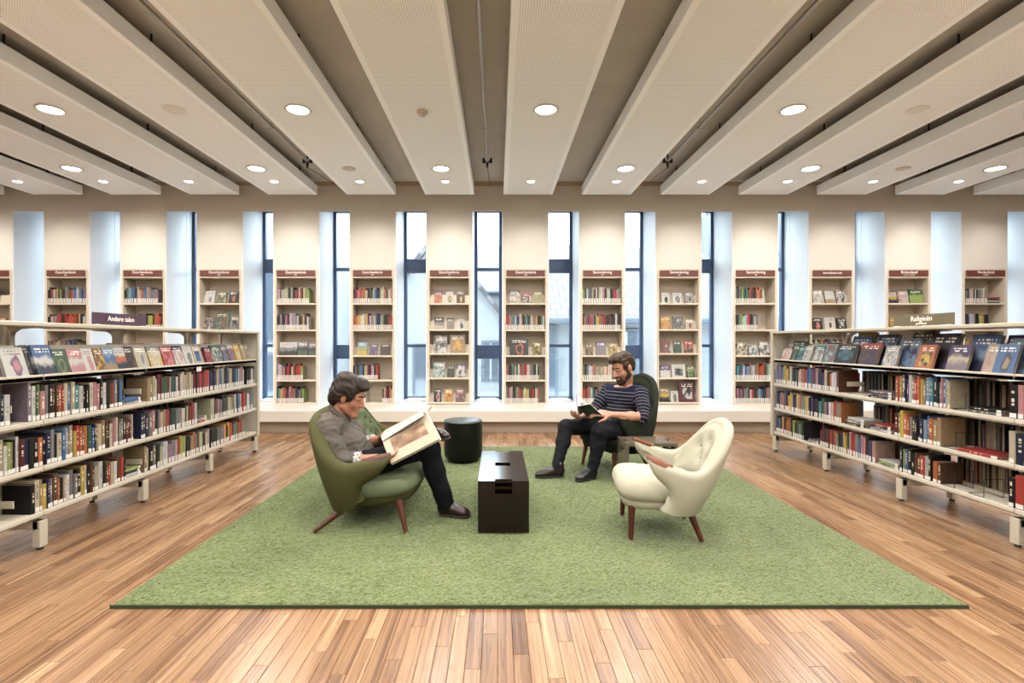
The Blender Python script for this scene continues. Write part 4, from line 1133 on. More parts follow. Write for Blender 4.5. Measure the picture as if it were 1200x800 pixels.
    mb = MB(); hh = ztop-zmid
    loft(mb, o, [(.05, zt(zmid)), (.012, zt(zmid+.02)), (0, zt(zmid+hh*.4)), (.012, zt(zmid+hh*.72)), (.045, zt(zmid+hh*.92)), (.10, zt(ztop)), (.20, zt(ztop+.006))])
    mb.build('seat_cushion', mat_in, t)
    mb = MB(); loft(mb, [(x*1.0-.01, y*.97) for x, y in o], [(.07, zt(zbot)), (.03, zt(zbot+.012)), (.018, zt(zbot+.05)), (.018, zt(zmid+.015))]); mb.build('seat_base', mat_out, t)
    for (a, b) in legs:
        mb = MB(); mb.cyl(a, b, .026, .015, 14); lo = mb.build('leg', leg_mat, t)
    return t
# white chair
MAT['ivory'] = fabric('ivory_wool', (.335,.322,.25)); MAT['olive'] = fabric('olive_green_wool', (.050,.050,.017)); MAT['olive_lit'] = fabric('olive_wool_lit', (.098,.118,.066))  # sofa wool is one colour; its inside is painted lighter as window light
MAT['forest'] = fabric('dark_forest_wool', (.010,.014,.007))
ACX, ACY = 1.205, 3.635
lounge('armchair', 'ivory wool armchair with teak arm tips facing the dark stools', 'armchair', (ACX, ACY, RZ+.010), math.atan2(.12, -.99),
  [(.145,-.315,.515), (.05,-.335,.480), (-.05,-.345,.447), (-.14,-.335,.455), (-.25,-.295,.565), (-.335,-.215,.675), (-.375,-.115,.728), (-.385,0,.742)],
  [(.065,-.275,.205), (.015,-.285,.20), (-.03,-.285,.20), (-.07,-.27,.20), (-.11,-.225,.195), (-.145,-.15,.19), (-.155,-.08,.19), (-.16,0,.19)],
  .075, MAT['ivory'], MAT['ivory'], (.375, -.20, .30, .235, .405, .25, .190, .05),
  [((.275,-.215,.215), (.285,-.245,0)), ((.275,.215,.215), (.285,.245,0)), ((-.10,-.19,.20), (-.175,-.235,0)), ((-.10,.19,.20), (-.175,.235,0))],
  MAT['teak2'], MAT['teak'], .085, [(-.22,.70), (0,.74), (.22,.70), (-.12,.52), (.12,.52)], .02, .09)
# two-seat sofa
SFX, SFY = -1.0, 4.24
lounge('sofa', 'green two-seat sofa with tufted back and dark wooden arm tips', 'sofa', (SFX, SFY, RZ+.010), 0,
  [(.19,-.70,.475), (.06,-.72,.45), (-.05,-.725,.43), (-.16,-.705,.50), (-.26,-.63,.64), (-.315,-.52,.715), (-.365,-.27,.735), (-.38,0,.74)],
  [(.015,-.64,.205), (-.02,-.645,.185), (-.05,-.645,.165), (-.07,-.635,.15), (-.11,-.60,.14), (-.155,-.50,.135), (-.20,-.26,.13), (-.21,0,.13)],
  .105, MAT['olive'], MAT['olive_lit'], (.44, -.22, .665, .60, .365, .235, .175, .12),
  [((.30,-.62,.20), (.365,-.685,0)), ((.30,.62,.20), (.365,.685,0)), ((-.07,-.60,.15), (-.275,-.69,0)), ((-.07,.60,.15), (-.275,.69,0))],
  MAT['teak'], MAT['teak'], .075, [(u, .62) for u in (-.46,-.36,-.26,-.16,-.05,.05,.16,.26,.36,.46)] + [(u, .82) for u in (-.41,-.31,-.21,-.1,0,.1,.21,.31,.41)], .02, .10)
# high-backed chair of the second reader
HCX, HCY = 1.28, 5.40
lounge('armchair', 'dark forest green high-backed armchair with the striped-shirt reader in it', 'armchair', (HCX, HCY, RZ+.010), math.atan2(-.45, -.89),
  [(.24,-.335,.545), (.08,-.345,.53), (-.06,-.35,.54), (-.17,-.33,.64), (-.25,-.27,.78), (-.30,-.19,.88), (-.325,-.09,.925), (-.33,0,.94)],
  [(.16,-.30,.22), (.05,-.30,.215), (-.03,-.30,.215), (-.09,-.28,.21), (-.13,-.23,.21), (-.155,-.15,.205), (-.165,-.08,.205), (-.17,0,.205)],
  .07, MAT['forest'], MAT['forest'], (.36, -.20, .31, .27, .41, .26, .20, .05),
  [((.25,-.23,.22), (.28,-.26,0)), ((.25,.23,.22), (.28,.26,0)), ((-.10,-.20,.21), (-.19,-.25,0)), ((-.10,.20,.21), (-.19,.25,0))],
  MAT['teak2'], MAT['oak'], .10, [(-.2,.6), (0,.62), (.2,.6), (0,.8)], .02, .05)

# ------------------------------------------------------------------ stools used as low tables: inverted U with a hand slot over each top edge
MAT['wenge'] = new_mat('dark_lacquer', (.006,.003,.0022), .16, spec=.35)
def stool(label, loc, rz, W=.353, L=.487, H=.357, mat=None, name='stool', group=None):
    """long axis along local y, ends at y=0 and y=L"""
    mat = mat or MAT['wenge']
    t = thing(name, label, 'stool', loc, rz, group); th = .028; sw = .118; sd = .052; sh = .088
    a = (W-sw)/2; b = a+sw
    mb = MB(); mb.box(0, W, sd, L-sd, H-th, H); mb.box(0, a, 0, sd, H-th, H); mb.box(b, W, 0, sd, H-th, H); mb.box(0, a, L-sd, L, H-th, H); mb.box(b, W, L-sd, L, H-th, H); mb.build('top', mat, t)
    for y0, y1 in ((0, th), (L-th, L)):
        mb = MB(); mb.box(0, W, y0, y1, 0, H-sh); mb.box(0, a, y0, y1, H-sh, H-th); mb.box(b, W, y0, y1, H-sh, H-th); mb.build('end_panel', mat, t)
        mb = MB(); yy = (y0, y0+.05) if y0 == 0 else (y1-.05, y1); mb.box(a, b, yy[0]+.006, yy[1], H-sh-.012, H-sh); mb.box(a, b, yy[0]+.012, yy[1]-.01, H-.058, H-.046)
        mb.build('handle_slot', mat, t)
    return t
stool('glossy dark brown stool with hand slot, front one of the end-to-end pair', (-.135, 3.535, RZ+.010), 0)
stool('glossy dark brown stool standing behind its twin, nearer the black pouf', (-.135, 4.024, RZ+.010), 0)
MAT['wenge2'] = new_mat('grey_brown_lacquer', (.085,.07,.05), .25, spec=.4)
stool('grey-brown stool with hand slot between ivory and dark green armchairs', (1.16, 4.968, RZ+.010), R(-90), .345, .47, .40, MAT['wenge2'])

# ------------------------------------------------------------------ leather pouf
pf = thing('pouf', 'black barrel-shaped leather pouf on the rug by the ledge', 'pouf', (-.383, 5.72, RZ+.010))
MAT['leather'] = soft_mat('black_leather', (.003,.004,.0028), .35, .2, 20, .1, 200); bsdf(MAT['leather']).inputs['Specular IOR Level'].default_value = .2; MAT['leather_top'] = soft_mat('pouf_top_leather', (.03,.04,.038), .38, .1, 10, .1, 200)
rr = .215
mb = MB(); mb.lathe([(rr*.80, .0), (rr*.85, .018), (rr*.86, .022), (rr*.93, .035), (rr*.98, .08), (rr*1.0, .17), (rr*1.0, .30), (rr*.985, .40), (rr*.97, .425)], n=48); mb.build('body', MAT['leather'], pf)
mb = MB(); mb.lathe([(rr*.965, .424), (rr*.985, .430), (rr*.985, .437), (rr*.955, .446), (rr*.6, .452), (.001, .454)], n=48); mb.build('top', MAT['leather_top'], pf)
mb = MB(); mb.lathe([(rr*.975, .418), (rr*1.0, .424), (rr*.99, .430)], n=48); mb.build('piping', MAT['leather'], pf)
mb = MB(); mb.lathe([(.001, 0), (rr*.8, 0), (rr*.8, .02)], n=32); mb.build('base', MAT['black'], pf)
# ------------------------------------------------------------------ organic modelling: blended solids turned into one surface
class Solid:
    def __init__(s, prims, k): s.pr = prims; s.k = k
def V3(*a): return np.array(a, float)
def rc(a, b, ra, rb=None): return ('c', np.array(a, float), np.array(b, float), ra, ra if rb is None else rb)
def el(c, r, M=None): return ('e', np.array(c, float), np.array(r, float), np.eye(3) if M is None else np.array(M, float))
def chain(pts, rad): return [rc(pts[i], pts[i+1], rad[i], rad[i+1]) for i in range(len(pts)-1)]
def pdist(p, P):
    if p[0] == 'c':
        _, a, b, ra, rb = p; ab = b-a; L = ab.dot(ab)+1e-12
        t = np.clip(((P-a) @ ab)/L, 0, 1)
        return np.linalg.norm(P-a-t[:, None]*ab, axis=1)-(ra+(rb-ra)*t)
    _, c, r, M = p; q = (P-c) @ M
    k0 = np.linalg.norm(q/r, axis=1); k1 = np.linalg.norm(q/(r*r), axis=1)+1e-9
    return np.where(k0 < 1e-6, -r.min(), k0*(k0-1)/k1)
def smin(a, b, k):
    h = np.maximum(k-np.abs(a-b), 0)/k
    return np.minimum(a, b)-h*h*k*.25
def ebound(p):
    if p[0] == 'c': r = max(p[3], p[4]); return np.minimum(p[1], p[2])-r, np.maximum(p[1], p[2])+r
    r = p[2].max(); return p[1]-r, p[1]+r
def sdf_eval(solids, P, kk, keep=None):
    D = None
    for si, s in enumerate(solids):
        d = None
        for pi, p in enumerate(s.pr):
            if keep is not None and not keep[si][pi]: continue
            e = pdist(p, P); d = e if d is None else smin(d, e, s.k)
        if d is None: continue
        D = d if D is None else smin(D, d, kk)
    return np.full(len(P), 9.0) if D is None else D
def sdf_mesh(name, solids, vox, kk=.012, post=None, pad=.03):
    lo = np.min([ebound(p)[0] for s in solids for p in s.pr], axis=0)-pad; hi = np.max([ebound(p)[1] for s in solids for p in s.pr], axis=0)+pad
    BS = 16; nb = np.ceil((hi-lo)/vox/BS).astype(int); n = nb*BS+1
    G = np.full(n, 9.0, np.float32)
    bl = np.stack(np.meshgrid(*[np.arange(q) for q in nb], indexing='ij'), -1).reshape(-1, 3)
    cen = lo+(bl*BS+BS/2)*vox; diag = BS*vox*.5*1.75
    DC = [np.stack([pdist(p, cen) for p in s.pr]) for s in solids]
    mn = np.min(np.concatenate(DC), axis=0); K = max([s.k for s in solids]+[kk])
    ar = np.stack(np.meshgrid(*[np.arange(BS+1)]*3, indexing='ij'), -1).reshape(-1, 3)
    for i, b in enumerate(bl):
        sl = tuple(slice(b[j]*BS, b[j]*BS+BS+1) for j in range(3))
        if mn[i] > diag+K+.02: continue
        P = lo+(b*BS+ar)*vox
        keep = [[d[q, i] < mn[i]+2*diag+K+.01 for q in range(len(d))] for d in DC]
        D = sdf_eval(solids, P, kk, keep)
        if post is not None: D = post(P, D)
        G[sl] = D.reshape(BS+1, BS+1, BS+1)
    Sg = G < 0
    c = np.zeros(tuple(n-1), np.int8)
    for dx in (0, 1):
        for dy in (0, 1):
            for dz in (0, 1):
                c += Sg[dx:n[0]-1+dx, dy:n[1]-1+dy, dz:n[2]-1+dz]
    act = (c > 0) & (c < 8); idx = np.argwhere(act); vid = np.full(act.shape, -1, np.int64); vid[act] = np.arange(len(idx))
    acc = np.zeros((len(idx), 3)); cnt = np.zeros(len(idx))
    E = [((0,0,0),(1,0,0)),((0,1,0),(1,1,0)),((0,0,1),(1,0,1)),((0,1,1),(1,1,1)),((0,0,0),(0,1,0)),((1,0,0),(1,1,0)),((0,0,1),(0,1,1)),((1,0,1),(1,1,1)),((0,0,0),(0,0,1)),((1,0,0),(1,0,1)),((0,1,0),(0,1,1)),((1,1,0),(1,1,1))]
    for a, b in E:
        ia = idx+a; ib = idx+b; va = G[tuple(ia.T)]; vb = G[tuple(ib.T)]; m = (va < 0) != (vb < 0)
        t = np.where(m, va/(va-vb+1e-12), 0)[:, None]; acc += np.where(m[:, None], ia+(ib-ia)*t, 0); cnt += m
    Vt = lo+acc/cnt[:, None]*vox
    F = []
    for ax in range(3):
        o1, o2 = [(1, 2), (2, 0), (0, 1)][ax]
        sa = [slice(None)]*3; sb = [slice(None)]*3; sa[ax] = slice(0, -1); sb[ax] = slice(1, None)
        ch = Sg[tuple(sa)] != Sg[tuple(sb)]; e = np.argwhere(ch)
        e = e[(e[:, o1] > 0) & (e[:, o2] > 0) & (e[:, o1] < n[o1]-1) & (e[:, o2] < n[o2]-1)]
        ins = Sg[tuple(e.T)]
        def at(d1, d2):
            q = e.copy(); q[:, o1] += d1; q[:, o2] += d2; return vid[tuple(q.T)]
        q = np.stack([at(-1, -1), at(0, -1), at(0, 0), at(-1, 0)], 1)
        q[~ins] = q[~ins][:, ::-1]; F.append(q)
    F = np.concatenate(F); F = F[(F >= 0).all(1)]
    me = bpy.data.meshes.new(name); me.from_pydata(Vt.tolist(), [], F.tolist())
    me.polygons.foreach_set('use_smooth', [True]*len(F)); me.update()
    return me, Vt
def nrm(v): v = np.array(v, float); return v/np.linalg.norm(v)
def frame(f, u):
    f = nrm(f); l = nrm(np.cross(u, f)); return np.stack([f, l, np.cross(f, l)], 1)     # columns: forward, left, up
def head_prims(c, M, s):
    W = lambda x, y, z: c+M @ (np.array([x, y, z])*s)
    e = lambda ctr, r: el(W(*ctr), np.array(r)*s, M)
    k = lambda a, b, ra, rb: rc(W(*a), W(*b), ra*s, rb*s)
    P = [e((-.012,0,.035), (.098,.077,.092)), e((.030,0,-.035), (.062,.058,.085)), e((.02,0,.05), (.072,.066,.06))]
    for y in (-1, 1):
        P += [k((-.005,.050*y,-.065), (.064,.012*y,-.108), .022, .022), k((.078,.028*y,.020), (.070,.045*y,.016), .012, .010), e((.052,.040*y,-.032), (.026,.022,.024)),
              e((.066,.030*y,.004), (.018,.016,.013))]
    P += [k((.070,0,-.112), (.074,0,-.108), .020, .018)]
    fine = [k((.086,0,.014), (.112,0,-.034), .0095, .0140), e((.098,.011,-.038), (.012,.008,.008)), e((.098,-.011,-.038), (.012,.008,.008)),
            k((.086,-.016,-.066), (.086,.016,-.066), .0075, .0075), k((.083,-.015,-.078), (.083,.015,-.078), .0085, .0085)]
    for y in (-1, 1):
        fine += [e((-.006,.077*y,-.012), (.020,.009,.032)), e((-.012,.083*y,-.004), (.014,.006,.022))]
    return Solid(P, .02*s), Solid(fine, .008*s), W
def hand_prims(w, f, n, side, curl, s=1.12, spread=.012, thumb=(.55, .5)):
    """w wrist, f towards the fingers, n out of the palm, side +1: thumb at f x n"""
    f = nrm(f); n = nrm(n-np.dot(n, f)*f); t = np.cross(f, n)*side
    P = []
    for off, ml, segs, r, cf in ((.031, .088, (.043,.026,.021), .0098, .9), (.010, .092, (.047,.030,.022), .0102, 1.0), (-.011, .087, (.043,.028,.021), .0096, 1.08), (-.030, .079, (.034,.021,.018), .0086, 1.18)):
        k0 = w+(f*ml+t*off)*s
        P.append(rc(w+t*off*.55*s, k0, .0165*s, .0135*s))
        p = k0; ang = 0.0
        for L, c_ in zip(segs, curl):
            ang += c_*cf; d = f*math.cos(ang)+n*math.sin(ang)+t*(off*spread*30*.25); d = nrm(d)
            q = p+d*L*s; P.append(rc(p, q, r*s, r*.88*s)); p = q; r *= .92
    a = w+(f*.022+t*.026)*s; d1 = nrm(f*thumb[0]+t*.75+n*.35); d2 = nrm(f*.9+t*.25+n*thumb[1])
    b = a+d1*.042*s; c = b+d2*.032*s; d = c+nrm(d2+n*.2)*.024*s
    P += [rc(a, b, .0165*s, .0125*s), rc(b, c, .0122*s, .0108*s), rc(c, d, .0108*s, .0088*s)]
    return Solid(P, .007*s)
def put(name, me, mats, origin, parent=None):
    me.transform(Matrix.Translation(tuple(-np.array(origin))))
    for m in (mats if isinstance(mats, (list, tuple)) else [mats]): me.materials.append(m)
    o = link(name, me, parent)
    if parent is None: o.location = tuple(origin)
    return o
def skin_mat(name, c):
    m = new_mat(name, c, .5); co = coords(m); f = noise(m, co, 14, 3)
    setc(m, ramp(m, f, [(.3, tuple(x*.88 for x in c)), (.7, tuple(min(1, x*1.08) for x in c))]))
    bsdf(m).inputs['Subsurface Weight'].default_value = .12; bsdf(m).inputs['Subsurface Radius'].default_value = (.012,.005,.003); return m
def hair_mat(name, c, c2):
    m = new_mat(name, c, .55, spec=.2); v = scalev(m, coords(m), (18, 95, 60)); f = noise(m, v, 1.0, 3); setc(m, ramp(m, f, [(.35, c), (.65, c2)])); bump(m, f, .5, .006); return m
def folds(P, amp, fr, seed=0):
    return amp*(np.sin(P[:,0]*fr+2.1*np.sin(P[:,2]*fr*.7+seed)+seed)*np.sin(P[:,2]*fr*1.25+1.7*np.sin(P[:,1]*fr*.8)+2*seed))
def shoe(name, heel, toe, up, s, mat, solem, person, origin, sock=None):
    """heel and toe: points on the sole line"""
    heel = np.array(heel, float); toe = np.array(toe, float); f = nrm(toe-heel); u = nrm(np.array(up)-np.dot(up, f)*f); M = np.stack([f, np.cross(u, f), u], 1); L = np.linalg.norm(toe-heel)
    W = lambda x, y, z: heel+M @ np.array([x*L, y*s, z*s])
    up_ = Solid([el(W(.20,0,.045), np.array([.18*L,.036*s,.045*s]), M), el(W(.55,0,.038), np.array([.30*L,.041*s,.040*s]), M), el(W(.80,0,.028), np.array([.20*L,.040*s,.030*s]), M), rc(W(.16,0,.05), W(.15,0,.105), .040*s, .037*s), rc(W(.3,0,.07), W(.5,0,.055), .032*s, .028*s)], .03*s)
    zc = W(0,0,.012)
    def cut(P, D): return np.maximum(D, -((P-zc) @ u))
    me, _ = sdf_mesh('shoe', [up_], .006, post=cut); so = put('shoe', me, mat, origin, person)
    base = Solid([el(W(.20,0,.010), np.array([.19*L,.038*s,.05*s]), M), el(W(.55,0,.010), np.array([.28*L,.042*s,.05*s]), M), el(W(.80,0,.010), np.array([.205*L,.043*s,.05*s]), M)], .02*s)
    def cut2(P, D): h = (P-heel) @ u; return np.maximum(np.maximum(D, h-.016*s), -h+.0)
    me, _ = sdf_mesh('sole', [base], .005, post=cut2); put('sole', me, solem, origin, so)
    mb = MB()
    for i in range(3):
        x = .36+.07*i; h = .098-.012*i
        mb.tube([Vector(W(x-.02, -.022, h-.012)-origin), Vector(W(x, 0, h)-origin), Vector(W(x+.02, .022, h-.012)-origin)], .0032*s, 6)
    mb.build('laces', mat if sock is None else sock, so)
MAT['skin1'] = skin_mat('tanned_skin', (.30,.135,.080)); MAT['skin2'] = skin_mat('fair_skin', (.355,.18,.118))
MAT['eye'] = new_mat('eye_white', (.6,.58,.55), .2); MAT['iris'] = new_mat('dark_iris', (.02,.012,.008), .2)
def eyes(W, M, s, person, origin):
    for y in (-1, 1):
        mb = MB(); c = Vector(W(.0775,.030*y,.000)-origin); ball(mb, c, .0105*s, n=8); e = mb.build('eye', MAT['eye'], person)
        mb = MB(); c = Vector(W(.0845,.030*y,-.002)-origin); ball(mb, c, .0056*s, n=6); mb.build('iris', MAT['iris'], e)
def brows(W, s, person, origin, mat):
    P = []
    for y in (-1, 1): P += [rc(W(.0955,.013*y,.027), W(.090,.036*y,.033), .0052*s, .0050*s), rc(W(.090,.036*y,.033), W(.074,.053*y,.026), .0050*s, .0034*s)]
    me, _ = sdf_mesh('eyebrows', [Solid(P, .004)], .003); put('eyebrows', me, mat, origin, person)
FLZ = RZ+.003
def matte_mat(*a):
    m = soft_mat(*a); bsdf(m).inputs['Specular IOR Level'].default_value = .12; return m

# ================================================================== reader in the grey shirt
def reader_grey():
    O = V3(-1.05, 3.92, FLZ)
    s = 1.14
    hipR, hipL = V3(-1.06,3.81,.405), V3(-1.06,4.05,.40)
    kR, aR = V3(-.515,3.83,.560), V3(-.388,3.92,.125)
    kL, aL = V3(-.63,4.31,.555), V3(-.515,3.93,.670)
    shR, shL = V3(-1.245,3.70,.715), V3(-1.225,4.13,.72)
    elR, wrR = V3(-1.10,3.655,.488), V3(-.870,3.675,.512)
    elL, wrL = V3(-1.10,4.20,.50), V3(-.915,4.01,.585)
    hc = V3(-1.130,3.905,.934); M = frame((.935,-.10,-.33), (0,0,1))
    hs, hf, W = head_prims(hc, M, s)
    torso = [el((-1.12,3.925,.47), (.155,.185,.135)), el((-1.17,3.92,.575), (.155,.170,.12)), el((-1.255,3.915,.66), (.135,.185,.125)), rc(shR, shL, .07, .07), rc((-1.255,3.80,.70), (-1.24,4.03,.70), .10, .10)]
    neck = [rc((-1.225,3.915,.775), W(-.025,0,-.07), .064, .058)]
    legR = chain([hipR, (hipR+kR)/2+V3(0,0,.01), kR, kR*.6+aR*.4+V3(-.012,0,0), aR], [.092,.076,.064,.060,.042])
    legL = chain([hipL, (hipL+kL)/2, kL, kL*.6+aL*.4, aL], [.098,.084,.066,.058,.042])
    armR = chain([shR, (shR+elR)/2+V3(-.008,-.008,0), elR], [.062,.055,.045]); armL = chain([shL, (shL+elL)/2, elL], [.062,.055,.045])
    foR = chain([elR, elR*.65+wrR*.35, wrR], [.044,.043,.030]); foL = chain([elL, elL*.65+wrL*.35, wrL], [.044,.043,.030])
    hR = hand_prims(wrR, (.92,-.04,-.02), (-.05,.62,.70), -1, (.25,.45,.35)); hL = hand_prims(wrL, (.80,-.50,.10), (.05,.1,.9), 1, (.35,.45,.3))
    def noseclean(P, D): return D
    body, _ = sdf_mesh('person', [hs, hf, Solid(torso+neck+legR+legL+armR+armL+foR+foL, .035), hR, hL], .0055, .011)
    me_b = put('person', body, MAT['skin1'], O)
    tag(me_b, 'person in grey shirt and black trousers reading a large open book on sofa', 'person')
    infl = lambda pr, a: [(('c', p[1], p[2], p[3]+a, p[4]+a) if p[0] == 'c' else ('e', p[1], p[2]+a, p[3])) for p in pr]
    slv = chain([elR, elR*.62+wrR*.38], [.064,.061]) + chain([elL, elL*.62+wrL*.38], [.064,.061])
    def shirt_post(P, D):
        D = D+folds(P, .007, 26, 1)+folds(P, .0045, 58, 4)
        cutp = wrR*.38+elR*.62; dv = nrm(wrR-elR); near = np.linalg.norm(P-cutp, axis=1) < .11
        D = np.where(near, np.maximum(D, (P-cutp) @ dv), D)
        cutl = wrL*.38+elL*.62; dl_ = nrm(wrL-elL); near = np.linalg.norm(P-cutl, axis=1) < .11
        D = np.where(near, np.maximum(D, (P-cutl) @ dl_), D)
        nb = V3(-1.225,3.915,.800); nd_ = nrm(V3(.28,0,.94)); near = np.linalg.norm(P-nb, axis=1) < .12
        return np.where(near, np.maximum(D, (P-nb) @ nd_), D)
    sm = soft_mat('grey_cotton_shirt', (.066,.056,.046), .9, .14, 9, .3, 500)
    me, _ = sdf_mesh('shirt', [Solid(infl(torso, .014), .035), Solid(infl(armR, .018)+slv[:1], .02), Solid(infl(armL, .018)+slv[1:], .02)], .0070, .012, shirt_post); shirt = put('shirt', me, sm, O, me_b)
    cp = []
    nb = V3(-1.212,3.913,.798); cM = frame((.96,0,-.28), (0,0,1))
    ring = [nb+cM @ V3(.076*math.cos(a)+.004, .072*math.sin(a), .012-.028*math.cos(a)) for a in np.linspace(.45, 2*math.pi-.45, 18)]
    me, _ = sdf_mesh('collar', [Solid(chain(ring, [.018]*18), .01), Solid([rc(ring[0], ring[0]+V3(.02,-.012,-.075), .013, .008), rc(ring[-1], ring[-1]+V3(.02,.012,-.075), .013, .008)], .01)], .005); put('collar', me, sm, O, shirt)
    lin = new_mat('cuff_lining', (.30,.29,.28), .9); cx = coords(lin); v = nd(lin, 'ShaderNodeTexVoronoi'); v.inputs['Scale'].default_value = 45; ln(lin, cx, v.inputs['Vector']); setc(lin, ramp(lin, v.outputs[0], [(.2, (.05,.05,.06)), (.5, (.40,.38,.36))]))
    for e_, w_ in ((elR, wrR), (elL, wrL)):
        a = e_*.66+w_*.34; b = e_*.44+w_*.56
        me, _ = sdf_mesh('cuff', [Solid([rc(a, b, .064, .060)], .01)], .006, post=lambda P, D, a=a, b=b: np.maximum(np.maximum(D+folds(P, .003, 70), (P-b) @ nrm(b-a)), (a-P) @ nrm(b-a))); put('cuff', me, lin, O, shirt)
    tr = infl(legR, .015)[:-1]+[rc(kR*.6+aR*.4+V3(-.012,0,0), aR+V3(-.005,0,-.03), .078, .066)]+infl(legL, .015)[:-1]+[rc(kL*.6+aL*.4, aL*.90+kL*.10, .072, .060)]+[el((-1.11,3.925,.455), (.165,.20,.125))]
    def tr_post(P, D):
        D = D+folds(P, .004, 24, 3); a = aR+V3(0,0,-.055); near = np.linalg.norm(P-a, axis=1) < .13
        D = np.where(near, np.maximum(D, -(P[:,2]-a[2])), D); b = aL*.93+kL*.07; near = np.linalg.norm(P-b, axis=1) < .12
        return np.where(near, np.maximum(D, (P-b) @ nrm(aL-kL)), D)
    me, _ = sdf_mesh('trousers', [Solid(tr, .03)], .0075, .02, tr_post); put('trousers', me, matte_mat('black_trousers', (.0045,.005,.007), .85, .2, 10), O, me_b)
    jb = soft_mat('blue_sock', (.05,.09,.25), .9); me, _ = sdf_mesh('sock', [Solid([rc(aL*.88+kL*.12, aL+V3(.012,-.04,.0), .046, .044)], .01)], .006); put('sock', me, jb, O, me_b)
    br = new_mat('oxblood_leather', (.016,.006,.0045), .25, spec=.4); blk = new_mat('black_sole', (.008,.007,.006), .6)
    shoe('shoe', (-.452,3.93,FLZ), (-.205,3.86,FLZ), (0,0,1), 1.12, br, blk, me_b, O)
    shoe('shoe', aL+V3(-.03,.065,-.085), aL+V3(.155,-.155,-.045), (-.2,.0,.98), 1.05, br, blk, me_b, O)
    hm_ = hair_mat('greying_brown_hair', (.006,.004,.003), (.028,.020,.0145))
    e = lambda ctr, r: el(W(*ctr), np.array(r)*s, M)
    hp = [e((-.022,0,.046), (.116,.094,.100)), e((-.085,0,-.030), (.050,.078,.070)), e((.045,.005,.108), (.056,.066,.034)), e((.085,.0,.088), (.026,.050,.022)), e((-.05,0,.11), (.07,.07,.035))]
    for y in (-1, 1): hp += [e((.030,.074*y,.022), (.022,.012,.042)), e((-.05,.078*y,.01), (.05,.018,.055))]
    def hpost(P, D):
        q = ((P-hc) @ M)/s
        strand = .0016*np.sin(q[:,2]*170+q[:,0]*75+3*np.sin(q[:,0]*40+q[:,1]*20))+.0045*np.sin(q[:,0]*38+2*np.sin(q[:,2]*30))*np.sin(q[:,1]*40+q[:,2]*30)
        D = D+strand*s
        fc = pdist(('e', hc+M @ (V3(.112,0,-.025)*s), V3(.088,.10,.100)*s, M), P); D = np.maximum(D, -fc)
        for y in (-1, 1): D = np.maximum(D, -pdist(('e', hc+M @ (V3(.004,.090*y,-.022)*s), V3(.026,.026,.034)*s, M), P))
        D = np.maximum(D, -pdist(('e', hc+M @ (V3(.05,0,-.10)*s), V3(.10,.12,.075)*s, M), P)); return D
    me, _ = sdf_mesh('hair', [Solid(hp, .03)], .005, .012, hpost); put('hair', me, hm_, O, me_b)
    brows(W, s, me_b, O, hm_); eyes(W, M, s, me_b, O)
    # his book
    A, B = V3(-.755,3.645,.475), V3(-.400,3.630,.658); up = V3(-.125,.215,.155); L3 = V3(.03,.30,.02)
    t = thing('open_book', 'large open art book with brown picture held in lap on sofa', 'book', tuple(A))
    nn = nrm(np.cross(B-A, up)); nn = nn if nn[2] > 0 else -nn
    def sheet(name, P00, P10, P01, P11, bul, th, mat, n=10):
        mb = MB(); T = []; Bt = []
        for i in range(n+1):
            u = i/n; r1 = []; r2 = []
            for j in range(n+1):
                v = j/n; p = (P00*(1-u)*(1-v)+P10*u*(1-v)+P01*(1-u)*v+P11*u*v)+nn*bul*math.sin(math.pi*v)
                r1.append(tuple(p+nn*th-A)); r2.append(tuple(p-A))
            T.append(r1); Bt.append(r2)
        mb.grid(T); mb.grid([r[::-1] for r in Bt])
        for k in (0, n): mb.grid([[T[k][j], Bt[k][j]] for j in range(n+1)]); mb.grid([[T[i][k], Bt[i][k]] for i in range(n+1)])
        return mb.build(name, mat, t)
    pg = new_mat('book_page_print', (.70,.60,.45), .7); g = sepxyz(pg, nd(pg, 'ShaderNodeUVMap').outputs[0])
    cov = new_mat('pale_book_cover', (.55,.50,.42), .5)
    sheet('cover', A-nn*.010, B-nn*.010, A+up*1.03-nn*.010, B+up*1.03-nn*.010, 0, .005, cov)
    sheet('cover', A+up*1.03-nn*.010, B+up*1.03-nn*.010, A+up*1.03+L3, B+up*1.03+L3, 0, .005, cov)
    pm_ = soft_mat('book_pages', (.40,.34,.255), .8, .06, 30)
    e1 = B-A
    sheet('page_block', A+e1*.02, A+e1*.98, A+up+e1*.02, A+up+e1*.98, .018, .012, pm_)
    sheet('page_block', A+up+e1*.02, A+up+e1*.98, A+up+L3*.96+e1*.02, A+up+L3*.96+e1*.98, .018, .012, pm_)
    pr_ = new_mat('brown_plate', (.3,.18,.1), .7); f = noise(pr_, coords(pr_), 9, 4); setc(pr_, ramp(pr_, f, [(.3, (.10,.050,.028)), (.5, (.22,.14,.085)), (.7, (.36,.28,.19))]))
    q0 = A+nn*.0135
    sheet('printed_plate', q0+e1*.16+up*.12, q0+e1*.86+up*.12, q0+e1*.16+up*.86, q0+e1*.86+up*.86, .018, .0012, pr_)
    # a page being turned, curling up from the spine
    mb = MB(); rows = []
    for i in range(9):
        u = i/8; r_ = []
        for j in range(13):
            v = j/12; a_ = 1.15*v
            p = A+up+e1*(.03+.94*u)+nn*(.012+.085*math.sin(a_*1.5)*(.25+.75*u))-up*.26*v*(1+.25*u); r_.append(tuple(p-A))
        rows.append(r_)
    mb.grid(rows); mb.build('turning_page', soft_mat('thin_page', (.55,.49,.40), .8, .05, 12), t)
reader_grey()

